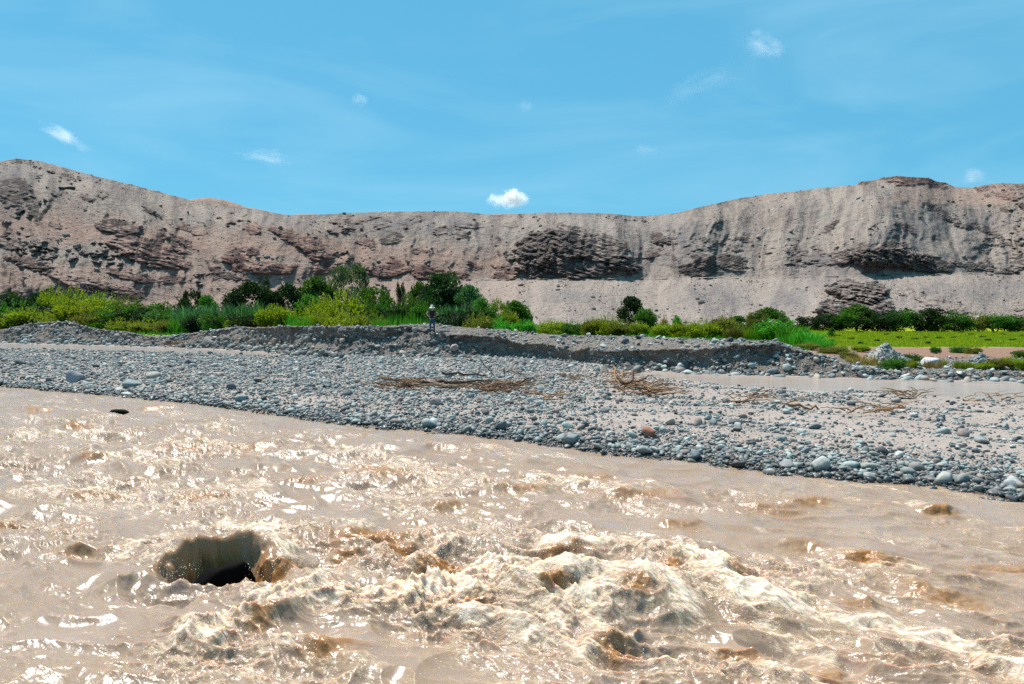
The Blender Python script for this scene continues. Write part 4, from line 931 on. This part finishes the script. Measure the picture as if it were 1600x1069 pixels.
PL = [
 # trees and tall shrubs in front of the slope
 (543,411,56,112,'feather','grey','airy grey green tree with visible branches, tallest of the group in front of the slope','tree'),
 (392,441,66,100,'crown','dark','dark spreading tree at the left end of the dark tree row','tree'),(368,455,34,99,'crown','dark','low dark tree filling the left foot of the dark tree row','tree'),
 (424,452,34,100,'crown','dark','dark tree third in the row, small gap of sky coloured slope beside it','tree'),
 (450,443,44,101,'crown','dark','dull dark tree in the middle of the dark row left of the round green one','tree'),
 (493,431,52,103,'crown','mid','dark green rounded tree just left of the airy grey green tree','tree'),(483,458,40,88,'crown','mid','fresh green rounded small tree below the dark tree row','tree'),
 (516,452,30,104,'crown','dark','small dark tree under the airy grey green tree','tree'),(570,458,26,103,'crown','dark','low dark bush crown right of the airy tree trunk','tree'),
 (585,445,50,94,'crown','mid','green umbrella shaped tree on a short trunk right of the airy tree','tree'),
 (655,441,34,100,'crown','mid','slender mid green tree left of the biggest dark tree','tree'),(664,462,34,92,'crown','mid','green shrub crown between slender tree and biggest dark tree','tree'),
 (698,422,66,92,'crown','dark','biggest and darkest tree, above the standing person on the right','tree'),(690,446,60,90,'crown','dark','dark lower crown under the biggest tree','tree'),
 (733,444,42,86,'crown','blue','blue green tree attached to the right side of the biggest dark tree','tree'),(752,464,38,82,'crown','mid','green tree at the right end of the big dark group','tree'),
 (779,466,20,84,'feather','lime','thin yellow green sapling right of the big dark group','tree'),(805,469,40,76,'crown','mid','bushy green tree standing alone left of the bright meadow','tree'),
 (793,486,36,72,'bush','lime','yellow green skirt shrub at the left foot of the lone meadow tree','shrub'),(820,484,26,77,'bush','mid','small green shrub at the right foot of the lone meadow tree','shrub'),
 (986,462,40,82,'crown','dark','dark blue green tree standing in the middle of the meadow edge','tree'),(1006,481,32,80,'crown','mid','rounder green tree touching the right side of the dark meadow tree','tree'),
 (1200,481,50,70,'crown','mid','olive green tree rising behind the right end of the levee','tree'),(1153,493,32,74,'crown','mid','small round green tree left of the tree behind the levee end','tree'),
 (1184,488,30,69,'feather','olive','yellowish airy shrub leaning on the left side of the levee tree','shrub'),(1224,496,34,66,'crown','mid','green shrub right of the tree behind the levee end','shrub'),
 (300,447,24,92,'feather','dark','narrow upright dark tree at the left side of the scree fan','tree'),(287,464,28,90,'crown','dark','low dark shrub at the left foot of the narrow upright tree','shrub'),(322,462,40,90,'crown','mid','green shrub to the right of the narrow upright tree','shrub'),
 (412,429,16,150,'hedge','dark','tiny dark shrub on the scree above the dark tree row','shrub'),(600,441,17,140,'hedge','dark','left one of two tiny dark shrubs on the pink scree','shrub'),(627,439,15,141,'hedge','dark','right one of two tiny dark shrubs on the pink scree','shrub'),(565,446,14,140,'hedge','dark','tiny dark shrub behind the umbrella shaped tree','shrub'),
 # left thicket
 (14,456,70,84,'hedge','dark','dark hedge like shrub at the far left edge, upper row','shrub'),(22,474,84,76,'bush','mid','green rounded shrub at the far left edge, middle row','shrub'),
 (60,452,52,88,'hedge','dark','dark shrub second from the left edge along the slope','shrub'),(84,449,54,86,'bush','lime','sprigged yellow green shrub reaching highest on the left','shrub'),
 (118,456,66,85,'bush','lime','yellow green shrub right of the highest left one','shrub'),(160,461,60,84,'bush','lime','yellow green shrub third along the upper left row','shrub'),
 (200,463,52,84,'bush','olive','olive tinged shrub near the right end of the upper left row','shrub'),(232,474,50,82,'hedge','mid','mid green shrub where the upper left row drops','shrub'),(250,484,44,80,'hedge','dark','small dark shrub in the dip right of the left row','shrub'),
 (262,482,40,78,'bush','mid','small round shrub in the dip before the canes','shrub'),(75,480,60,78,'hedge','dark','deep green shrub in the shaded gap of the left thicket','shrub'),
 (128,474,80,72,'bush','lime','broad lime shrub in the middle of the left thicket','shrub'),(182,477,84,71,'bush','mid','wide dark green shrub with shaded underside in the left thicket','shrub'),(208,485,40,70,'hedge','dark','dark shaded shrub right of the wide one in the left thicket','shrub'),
 (40,485,70,70,'bush','lime','low lime shrub front row at far left','shrub'),(4,494,44,69,'bush','olive','low olive shrub cut by the left border','shrub'),(88,487,60,68,'bush','lime','low lime shrub behind the highest part of the left mound','shrub'),
 (140,491,60,67,'bush','olive','low olive lime shrub just above the left mound','shrub'),(196,499,60,67,'bush','lime','low lime shrub at the start of the front strip','shrub'),(232,503,56,66,'bush','lime','bright lime shrub in the lowest part of the front strip','shrub'),
 (264,503,46,65,'bush','olive','reddish tinged low shrub in the front strip','shrub'),(284,496,40,65,'reed','bright','grassy green clump at the right end of the front strip','grass clump'),(240,490,50,74,'hedge','mid','round green shrub behind the lime front strip','shrub'),
 # canes and centre
 (296,474,46,69,'cane','blue','blue green cane clump, leftmost of the cane stand','cane clump'),(322,473,52,67,'cane','blue','cane clump second from the left in the cane stand','cane clump'),(350,472,52,68,'cane','blue','cane clump in the middle of the cane stand','cane clump'),
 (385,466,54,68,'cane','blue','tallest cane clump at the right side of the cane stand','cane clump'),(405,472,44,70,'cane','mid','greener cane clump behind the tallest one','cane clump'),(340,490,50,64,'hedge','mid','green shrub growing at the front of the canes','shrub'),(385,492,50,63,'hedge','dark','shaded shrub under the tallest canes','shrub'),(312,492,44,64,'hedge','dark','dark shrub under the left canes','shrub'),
 (330,505,24,61,'bush','bright','tiny bright bush on the bank below the canes','shrub'),(425,480,54,66,'bush','lime','lime shrub right of the tallest canes','shrub'),(446,483,46,67,'bush','lime','golden lime shrub between canes and the large lime mound','shrub'),
 (470,490,40,61,'reed','bright','vivid grass clump on the bank edge left of the large lime mound','grass clump'),(365,498,30,61,'bush','lime','small lime bush in front of the canes','shrub'),
 (500,470,64,66,'bush','lime','left shoulder of shrubs of the large lime mound','shrub'),(533,457,84,68,'bush','lime','largest lime shrub, a rounded mound below the airy tree','shrub'),(570,474,50,68,'bush','mid','green shrub on the right slope of the large lime mound','shrub'),
 (540,490,70,61,'bush','lime','low feathery lime shrub on the bank in front of the large mound','shrub'),(580,492,50,62,'bush','olive','low olive shrub left of the bright reeds','shrub'),(500,492,46,62,'bush','lime','low lime shrub left of the feathery one on the bank','shrub'),
 (612,478,52,68,'hedge','dark','dark shrub behind the bright reeds, left part','shrub'),(640,467,62,70,'bush','mid','green shrub mound behind the bright reeds','shrub'),(665,474,46,66,'bush','mid','green shrub directly left of the standing person','shrub'),(598,470,34,74,'bush','mid','small green shrub below the umbrella shaped tree','shrub'),
 (600,492,36,56,'reed','bright','bright green reed clump, left of three by the bank','reed clump'),(626,491,40,56,'reed','bright','bright green reed clump, middle of three by the bank','reed clump'),(650,495,34,55,'reed','bright','bright green reed clump next to the standing person','reed clump'),
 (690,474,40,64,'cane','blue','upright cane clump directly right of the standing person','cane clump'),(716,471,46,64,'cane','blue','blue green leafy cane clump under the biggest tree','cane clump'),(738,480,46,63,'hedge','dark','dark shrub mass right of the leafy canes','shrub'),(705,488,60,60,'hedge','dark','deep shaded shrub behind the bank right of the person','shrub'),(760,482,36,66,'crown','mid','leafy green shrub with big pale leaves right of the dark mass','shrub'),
 (748,491,50,56,'bush','olive','olive brown shrub on the levee right of the person','shrub'),(782,499,46,56,'bush','bright','low bright green shrub on the levee left of the meadow','shrub'),(820,503,40,60,'bush','bright','bright low shrub where the meadow begins','shrub'),
 # meadow strip
 (862,502,50,66,'bush','lime','low lime shrub in the left of the meadow','shrub'),(895,505,36,64,'bush','mid','small green shrub left of the meadow bush group','shrub'),(925,502,40,62,'bush','olive','olive shrub in the meadow bush group','shrub'),(947,496,56,62,'bush','lime','rounded yellow green shrub, tallest of the meadow bush group','shrub'),
 (975,505,40,61,'bush','olive','brownish shrub right in the meadow bush group','shrub'),(1000,506,30,61,'bush','lime','last small shrub of the meadow bush group','shrub'),(1058,493,14,78,'crown','bright','tiny bright round shrub alone before the gravel slope','shrub'),(1038,498,14,79,'bush','dry','tiny rusty brown shrub beside the bright round one','shrub'),
 (1040,509,46,60,'bush','lime','yellow green shrub behind the levee centre','shrub'),(1072,505,50,59,'bush','lime','yellow green shrub left of the broad levee shrub','shrub'),(1100,503,60,58,'bush','lime','broad yellow green shrub behind the levee','shrub'),(1132,497,52,58,'bush','olive','taller olive shrub right of the broad levee shrub','shrub'),
 (1146,512,34,54,'bush','olive','brownish olive low shrub at the levee top','shrub'),(1166,512,34,54,'reed','lime','lime grass clump on the levee between shrubs','grass clump'),(1186,512,34,53,'reed','bright','green grass clump left of the dense bright shrub','grass clump'),
 (1215,500,58,52,'hedge','bright','dense bright green shrub at the levee end','shrub'),(1240,505,44,50,'cane','bright','bright cane clump right of the dense bright shrub','cane clump'),(1262,515,44,47,'cane','bright','arching bright cane clump sloping down to the field','cane clump'),(1282,526,40,45,'reed','bright','last green reed clump by the brown field edge','reed clump'),
 (1236,524,40,47,'reed','bright','green reed clump low on the levee end','reed clump'),(1262,538,44,42,'bush','olive','small yellowish shrub above the rubble end','shrub'),(1300,548,44,39,'bush','olive','low weedy shrub at the tail of the rubble bank','shrub'),
 # hedge behind the field
 (1262,494,36,88,'hedge','dark','dark low shrub at the left end of the field hedge','shrub'),(1284,488,40,87,'hedge','dark','second shrub of the field hedge from its left end','shrub'),(1312,486,44,87,'hedge','mid','third shrub of the field hedge, under the knobbly rock','shrub'),
 (1340,476,48,88,'crown','mid','tallest round shrub of the field hedge in front of the knobbly rock','shrub'),(1372,483,52,87,'hedge','dark','hedge shrub right of the tallest round one','shrub'),(1404,482,50,87,'hedge','mid','hedge shrub left of the middle of the field hedge','shrub'),
 (1436,480,52,88,'hedge','dark','dark thick shrub in the middle of the field hedge','shrub'),(1468,482,50,87,'hedge','mid','hedge shrub below the low dark ledge','shrub'),(1498,490,48,87,'hedge','mid','lower hedge shrub right of the low dark ledge','shrub'),
 (1526,488,44,88,'bush','olive','sprigged yellowish shrub in the right of the field hedge','shrub'),(1556,490,50,87,'bush','mid','feathery green shrub in the right of the field hedge','shrub'),(1586,491,50,87,'hedge','mid','hedge shrub at the right border','shrub'),(1620,490,50,88,'hedge','dark','last hedge shrub beyond the right border','shrub'),
 (1300,512,10,62,'crown','mid','tiny sapling standing at the left corner of the yellow field','sapling'),
 # river edge on the right
 (1397,556,40,33.5,'bush','mid','leafy green bush growing at the side channel edge before the tall gravel heap','bush'),(1425,570,26,33.8,'bush','lime','small weed bush right of the leafy channel bush','bush'),(1376,572,30,34.5,'herb','dry','dry brown grass at the left foot of the leafy channel bush','grass clump'),
 (1345,572,40,35.5,'herb','dry','dry brown grass along the tail of the rubble bank','grass clump'),(1325,566,30,36.5,'bush','olive','small weed on the tail of the rubble bank','bush'),(1458,572,24,33.6,'herb','dry','dry grass tuft below the white boulder','grass clump'),(1470,566,22,34.0,'bush','lime','small weed touching the right side of the white boulder','bush'),
 (1425,562,26,36.5,'bush','mid','small green weed between tall heap and white boulder','bush'),(1462,557,16,40,'bush','mid','small green weed behind the white boulder','bush'),(1505,576,26,33.4,'herb','lime','short weed tuft on the flat right of the white boulder','grass clump'),
 (1540,574,34,33,'bush','lime','spreading weed bush in front of the smaller gravel heap','bush'),(1562,560,36,33,'bush','olive','taller yellowish weed bush right of the smaller heap','bush'),(1588,556,44,33,'bush','lime','yellow green weed bush at the right border by the channel','bush'),
 (1578,562,30,34,'feather','dry','thin brown stalks among the weeds at the right border','weed'),(1600,552,40,37,'bush','mid','green bush behind the weeds at the right border','bush'),(1500,556,30,41,'bush','mid','green tuft on the far side of the flat between the heaps','bush'),(1520,560,24,40,'bush','olive','olive weed behind the smaller gravel heap','bush'),
 (1345,556,30,41,'bush','lime','lime weed beyond the rubble tail near the tall heap','bush'),(1312,556,30,41,'bush','lime','lime weed at the near edge of the ploughed strip','bush')]
for a_ in PL: plant(*a_)

# meadow grass and weedy tufts: one mass
def grass(name, n_, dens_, hgt, leaf, label, G=(PXw, PY, PZ)):
    P_ = np.stack(G, -1); q, nn_, ii, jj = sample_grid(P_, dens_, n_); k = 5
    c = np.repeat(q, k, 0) + R.normal(size=(n_*k, 3))*np.array([.10, .10, 0]); th = R.rand(n_*k)*6.283; l = hgt*R.uniform(.4, 1.2, n_*k)*np.clip(np.repeat(q[:, 1], k)/60, .8, 1.6)
    lean2 = R.normal(size=(n_*k, 2))*.3; wv_ = .018*np.clip(np.repeat(q[:, 1], k)/30, 1, 4)
    sx = np.stack([np.cos(th), np.sin(th), th*0], 1)*wv_[:, None]; tip = c + np.stack([lean2[:, 0]*l, lean2[:, 1]*l, l], 1)
    V_ = np.stack([c - sx, c + sx, tip], 1).reshape(-1, 3); T_ = np.repeat(np.clip(R.normal(size=n_*k)*.22 + .5, 0, 1), 3)
    tag(link(bpy.data.objects.new(name, mesh_np(name, V_, np.arange(len(V_)).reshape(-1, 3), dict(tone=T_), False, ML[leaf]))), label, 'grass', kind='stuff')
inm = (np.abs(PXw/PY) < .75)
grass('meadow_grass', 16000, np.where(inm & (Xpx < 1260) & (PY < 125), green, 0)*(60/PY)**2, .28, 'bright', 'bright green meadow grass behind the levee')
grass('field_grass', 12000, np.where(inm, fld*(PY < 86), 0)*(60/PY)**2, .12, 'field', 'yellow green grass of the field before the hedge')
grass('bank_weeds', 9000, np.where(inm, np.clip(vg + .5*((PY < 37) & (Xpx > 1290)), 0, 1)*(Xpx > 1260)*(PY < 36.4), 0)*smooth(-.05, .15, fbm(PXw*.8, PY*.8+2, o=3)), .32, 'lime', 'weeds and dry grass on the low flat by the side channel')
ii_ = 0
for (x, y, wd) in [(1345,521,10),(1310,526,8),(1386,524,9),(1405,529,8),(1430,531,9),(1447,529,8),(1468,530,9),(1490,529,8),(1517,524,10),(1535,528,9),(1543,533,11),(1566,524,9),(1582,533,9),(1599,526,10),(1370,534,9),(1330,531,8),(1300,534,8),(1502,521,8),(1450,538,9),(1555,521,8),(1345,538,8)]:
    p = pick(x, y); plant(x, y - 3.2, wd, p.y, 'hedge', 'dark', 'small dark weed tuft dotting the yellow green field', 'weed tuft', 'weed_tuft', 'dark weed tufts in the field', hmin=.2)

# ------------------------------------------------------------------ driftwood
WOOD = [mat_flat('driftwood_brown', (.34, .19, .10), .85, 9, .4), mat_flat('driftwood_dark', (.10, .06, .04), .85, 9, .4), mat_flat('driftwood_pale', (.50, .36, .23), .85, 9, .3), mat_flat('driftwood_orange', (.42, .21, .09), .85, 9, .35)]
def branch_mesh(pts, r0, r1, mat, seed):
    rs = np.random.RandomState(seed); pts = np.array(pts, float); n_ = max(4, int(len(pts)*3)); t = np.linspace(0, len(pts)-1, n_)
    q = np.stack([np.interp(t, range(len(pts)), pts[:, k]) for k in range(3)], 1); L_ = np.linalg.norm(q[-1]-q[0]); q[1:-1] += rs.normal(size=(n_-2, 3))*L_*.018
    r = np.linspace(r0, r1, n_)*(1 + rs.normal(size=n_)*.08); v, f = tube(q, r, 6); return mesh_np('branch', v, f, mat=mat)
def wp(x, y, dz=.0):
    p = pick(x, y); return Vector((p.x, p.y, p.z + dz))
def sticks(name, label, cat, cx, cy, lines_, rnd=0, box=None, seed=1, mats=(0, 1, 2), part='branch'):
    rs = np.random.RandomState(seed); b0 = wp(cx, cy); root = link(bpy.data.objects.new(name, None)); root.location = b0; tag(root, label, cat)
    for k, (pp, r0, r1, mi) in enumerate(lines_):
        pts = []
        for (x, y, dz) in pp:                                   # dz: height above the ground; distance follows the pile
            X, Y, Z = atY(x, y, b0.y + (cy - y)*.02); pts.append(np.array([X, Y + dz, Z]) - np.array(b0))
        link(bpy.data.objects.new(part, branch_mesh(pts, r0*(1.6 if name != 'root_tangle' else 1.0), r1*(1.6 if name != 'root_tangle' else 1.0), WOOD[mi if name != 'root_tangle' or k % 3 else 0], seed*50+k)), root)
    for k in range(rnd):
        x0, x1, yy0, yy1 = box[k % len(box)]; x, y = rs.uniform(x0, x1), rs.uniform(yy0, yy1); a = wp(x, y, rs.uniform(.06, .18)); an = rs.normal()*.5 + (0 if rs.rand() < .5 else 3.14); L_ = rs.uniform(.3, 1.1)
        e = a + Vector((math.cos(an)*L_, math.sin(an)*L_*.8, rs.uniform(-.03, .22))); m_ = (a + e)/2 + Vector((0, 0, rs.uniform(0, .08))); r_ = rs.uniform(.010, .026)
        link(bpy.data.objects.new(part, branch_mesh([np.array(a - b0), np.array(m_ - b0), np.array(e - b0)], r_, r_*.4, WOOD[mats[rs.randint(len(mats))]], seed*100+k)), root)
    return root
sticks('driftwood_pile', 'long low pile of brown driftwood branches on the cobble bar', 'driftwood pile', 720, 610, [
    ([(632,602,0),(660,599,.1),(700,597,.1),(760,596,.1)], .055, .02, 1), ([(640,603,.0),(680,600,0),(725,608,0)], .03, .015, 0), ([(670,597,.1),(705,604,0),(750,613,0)], .022, .012, 2),
    ([(612,600,0),(630,604,0),(650,609,0)], .03, .015, 0), ([(724,609,0),(748,599,.2),(768,590,.3)], .02, .010, 2), ([(690,585-3,0),(725,584,.0),(760,586,0)], .030, .018, 1),
    ([(750,562,.3),(762,577,.2),(772,588,.1)], .016, .012, 1), ([(787,579,.2),(805,582,.2),(828,587,.2),(832,590,.1)], .018, .010, 0), ([(787,577,.2),(788,585,.2)], .025, .015, 1),
    ([(826,591,0),(810,600,0),(780,606,0)], .022, .012, 1), ([(761,603,0),(764,613,0),(766,622,0)], .014, .010, 2), ([(770,600,0),(800,598,0),(822,603,0)], .022, .01, 0)],
    170, [(600,650,598,611),(640,740,600,612),(740,830,601,617),(750,800,606,618)], 1, (0, 1, 1, 3, 0))
sticks('root_tangle', 'tangled orange brown root ball and branches near the side channel', 'driftwood tangle', 985, 618, [
    ([(945,582,.1),(952,596,0),(965,608,0)], .02, .012, 2), ([(960,574,.2),(962,590,0),(968,606,0)], .04, .02, 3), ([(964,590,0),(975,600,-.1),(988,596,0),(990,580,.1)], .05, .03, 1),
    ([(985,584,.1),(975,610,0)], .025, .015, 2), ([(990,597,0),(1003,594,0),(1008,592,.1),(1016,587,.2)], .028, .014, 1), ([(1020,587,.3),(1032,596,.2),(1042,604,0)], .012, .008, 1),
    ([(986,598,0),(1000,602,0),(1012,604,0)], .03, .02, 2), ([(1012,603,0),(1016,612,0),(1014,622,0)], .04, .02, 3), ([(1014,604,0),(1025,616,0),(1034,624,0)], .022, .012, 2),
    ([(968,606,0),(976,612,0),(972,618,0)], .04, .02, 3), ([(990,596,0),(998,606,0),(1012,618,0)], .03, .016, 1), ([(976,579,.2),(972,592,.1),(978,604,0)], .035, .02, 3)],
    130, [(950,1000,586,616),(1000,1036,604,622)], 2, (3, 0, 2, 3, 1))
for a_ in [('fallen_branch', 'long thin fallen branch lying across the right part of the bar', 'branch', 1290, 641, [([(1232,633,0),(1262,638,0),(1300,642,0),(1345,652,0)], .030, .014, 0)], 10, [(1225,1250,632,638),(1320,1350,646,656)], 3),
           ('twig_drift', 'small drift of brown twigs right of the root tangle', 'twigs', 1165, 630, [([(1150,629,0),(1165,628,0),(1182,630,0)], .02, .01, 1)], 13, [(1148,1196,624,633)], 4),
           ('twig_drift', 'golden brown twigs caught between cobbles on the right bar', 'twigs', 1385, 645, [([(1366,643,0),(1385,641,0),(1405,644,0)], .018, .01, 2)], 13, [(1364,1412,638,650)], 5),
           ('twig_drift', 'reddish twigs along the near edge of the side channel at right', 'twigs', 1530, 627, [([(1505,625,0),(1530,627,0),(1560,629,0)], .018, .01, 3)], 13, [(1500,1590,622,634)], 6),
           ('twig_drift', 'scattered rusty twigs between the long driftwood pile and the root tangle', 'twigs', 875, 625, [([(850,624,0),(870,625,0),(880,622,0)], .016, .01, 3)], 18, [(845,885,620,630),(880,945,588,600)], 7),
           ('twig_drift', 'dry orange twigs at the foot of the left rubble bank', 'twigs', 283, 542, [([(272,541,0),(285,540,0),(298,543,0)], .03, .015, 3)], 30, [(268,302,535,543)], 8),
           ('twig_drift', 'dark twigs at the edge of the right side channel, left of the reddish ones', 'twigs', 1420, 624, [([(1405,622,0),(1420,623,0),(1432,622,0)], .022, .01, 1)], 18, [(1400,1440,619,628)], 9)]:
    sticks(*a_, (0, 2, 3))

# ------------------------------------------------------------------ the person on the bank
def skin_body(name, chains, mat, parent):
    me = bpy.data.meshes.new(name); vs = []; es = []; rs_ = []; idx = {}
    for ch in chains:
        prev = None
        for (x, y, z, r) in ch:
            k = (round(x, 3), round(y, 3), round(z, 3))
            if k not in idx: idx[k] = len(vs); vs.append((x, y, z)); rs_.append(r)
            if prev is not None: es.append((prev, idx[k]))
            prev = idx[k]
    me.from_pydata(vs, es, []); o = link(bpy.data.objects.new(name, me), parent); sk = o.modifiers.new('skin', 'SKIN'); sk.use_smooth_shade = True
    for k, r in enumerate(rs_): me.skin_vertices[0].data[k].radius = (r, r*.8)
    me.skin_vertices[0].data[0].use_root = True
    ss = o.modifiers.new('sub', 'SUBSURF'); ss.levels = 2; ss.render_levels = 2
    dg = bpy.context.evaluated_depsgraph_get(); ev = o.evaluated_get(dg); m2 = bpy.data.meshes.new_from_object(ev); o.modifiers.clear(); o.data = m2; m2.name = name; m2.materials.clear(); m2.materials.append(mat); return o
pp_ = pick(675, 524); per = link(bpy.data.objects.new('person', None)); per.location = (pp_.x, pp_.y + .15, down(pp_.x, pp_.y + .15) - .02)
tag(per, 'person in white brimmed hat, dark shirt and jeans standing on the bank with elbows out', 'person')
skin_m = mat_flat('skin', (.46, .29, .20), .6, 20, .1); shirt_m = mat_flat('dark_shirt', (.022, .020, .028), .9, 15, .3); jean_m = mat_flat('denim', (.05, .075, .16), .9, 25, .35); hat_m = mat_flat('hat_cloth', (.74, .73, .70), .85, 30, .06); blk = mat_flat('black_leather', (.015, .013, .012), .5, 20, .2); buck = mat_flat('belt', (.42, .36, .30), .5, 30, .1)
H_ = (0, -.02, 1.0, .155)
body = skin_body('body', [[(0,-.01,.98,.12),(0,-.01,1.15,.13),(0,0,1.33,.14),(0,0,1.44,.07),(0,-.01,1.51,.055),(0,-.03,1.60,.085),(0,-.03,1.68,.08)],
    [(0,0,1.44,.07),(-.17,0,1.42,.055),(-.37,-.05,1.30,.042),(-.24,-.16,1.13,.034),(-.17,-.19,1.09,.03)],[(0,0,1.44,.07),(.17,0,1.42,.055),(.37,-.05,1.30,.042),(.24,-.16,1.13,.034),(.17,-.19,1.09,.03)]], skin_m, per)
skin_body('shirt', [[(0,-.01,.96,.165),(0,-.01,1.12,.150),(0,0,1.30,.175),(0,0,1.43,.10)],[(0,0,1.43,.10),(-.17,0,1.42,.078),(-.25,-.02,1.375,.062)],[(0,0,1.43,.10),(.17,0,1.42,.078),(.25,-.02,1.375,.062)]], shirt_m, per)
skin_body('trousers', [[(0,-.01,.98,.16),(0,-.01,.90,.16)],[(0,-.01,.90,.16),(-.10,-.01,.80,.105),(-.12,-.03,.47,.075),(-.13,0,.10,.068)],[(0,-.01,.90,.16),(.10,-.01,.80,.105),(.12,-.03,.47,.075),(.13,0,.10,.068)]], jean_m, per)
for s in (-1, 1): skin_body('shoe', [[(s*.13,.04,.05,.05),(s*.135,-.08,.045,.048),(s*.14,-.17,.035,.04)]], blk, per)
for s in (-1, 1):
    for q_ in range(4): skin_body('finger', [[(s*.17,-.19,1.09-.0+.008*q_,.012),(s*.12,-.20,1.07+.018*q_,.010),(s*.09,-.20,1.065+.018*q_,.008)]], skin_m, per)
    skin_body('thumb', [[(s*.17,-.19,1.10,.013),(s*.14,-.22,1.135,.010),(s*.12,-.23,1.15,.009)]], skin_m, per)
def lathe(name, prof, mat, parent, loc, n_=28, sc_=(1, 1, 1)):
    V_ = [(r*math.cos(2*math.pi*k/n_)*sc_[0], r*math.sin(2*math.pi*k/n_)*sc_[1], z) for r, z in prof for k in range(n_)]
    F_ = [[i*n_+k, i*n_+(k+1) % n_, (i+1)*n_+(k+1) % n_, (i+1)*n_+k] for i in range(len(prof)-1) for k in range(n_)]
    o = link(bpy.data.objects.new(name, mesh_np(name, V_, F_, mat=mat)), parent); o.location = loc; return o
hat_ = lathe('hat', [(.001,.135),(.06,.13),(.085,.10),(.098,.0),(.13,-.015),(.175,-.03),(.19,-.05),(.187,-.055),(.13,-.022),(.097,-.008)], hat_m, per, (0,-.03,1.70), sc_=(1, 1.1, 1)); hat_.rotation_euler = (.12, 0, 0)
lathe('belt', [(.150,-.02),(.172,-.02),(.172,.02),(.150,.02)], buck, per, (0,-.01,.975), sc_=(1, .86, 1))
lathe('sunglasses', [(.002,-.02),(.085,-.02),(.088,.0),(.085,.02),(.002,.02)], blk, per, (0,-.045,1.645), sc_=(.95, .95, 1))

# ------------------------------------------------------------------ small fair weather clouds
def cloud(x, y, wpx, hpx, label, dens_, thr, seed, rot=0., Y=1500.):
    X, _, Z = atY(x, y, Y); wd = wpx/F*Y; h = hpx/F*Y
    V_, f_ = ICO3; n = NT('cloud_vapour'); n.t.nodes.remove(n.o); n.o = n.n('OutputMaterial')
    ob = n.obj(); mpn = n.n('Mapping', Vector=ob); mpn.inputs['Location'].default_value = (seed*3.1, seed*1.7, 0); mpn.inputs['Scale'].default_value = (1.0, 1.0, .6)
    ns = n.noise(1.9, 8, .68, mpn.outputs[0], .9)
    ln = n.n('VectorMath', operation='LENGTH'); n.put(ln, 0, ob); fall = n.math('MULTIPLY', ln.outputs[1], ln.outputs[1])
    dd2 = n.math('MULTIPLY', n.math('SUBTRACT', ns, n.math('MULTIPLY_ADD', fall, .42, thr), clamp=True), dens_)
    pv = n.n('VolumePrincipled'); pv.inputs['Color'].default_value = (1, 1, 1, 1); n.put(pv, 'Density', dd2); pv.inputs['Anisotropy'].default_value = .35; n.t.links.new(pv.outputs[0], n.o.inputs['Volume'])
    o = link(bpy.data.objects.new('cloud', mesh_np('cloud', V_, f_, mat=n.m))); o.location = (X, Y, Z); o.scale = (wd/2, wd/3.2, h/2); o.rotation_euler = (0, rot, 0); tag(o, label, 'cloud')
cloud(795, 312, 96, 50, 'brightest small white puff of cloud just above the middle of the ridge', 0.8, .36, 1)
cloud(100, 212, 130, 40, 'thin slanting white cloud wisp in the left sky above the hill', .07, .40, 2, .50)
cloud(1192, 70, 130, 66, 'largest feathery cloud wisp high in the right sky', .05, .39, 3, .4)
cloud(563, 156, 62, 36, 'small faint round cloud in the middle left sky', .05, .42, 4)
cloud(822, 164, 60, 40, 'tiny very faint cloud spot near the sky centre', .045, .42, 5)
cloud(415, 245, 150, 46, 'faint horizontal cloud streak low in the left sky', .03, .40, 6, .08)
cloud(1007, 235, 70, 36, 'tiny faint cloud right of centre above the ridge', .04, .42, 7)
cloud(1524, 275, 80, 46, 'small cloud low above the right hill', .09, .41, 8)
cloud(1100, 130, 260, 60, 'long faint veil trailing below the feathery wisp', .006, .38, 9, -.35)
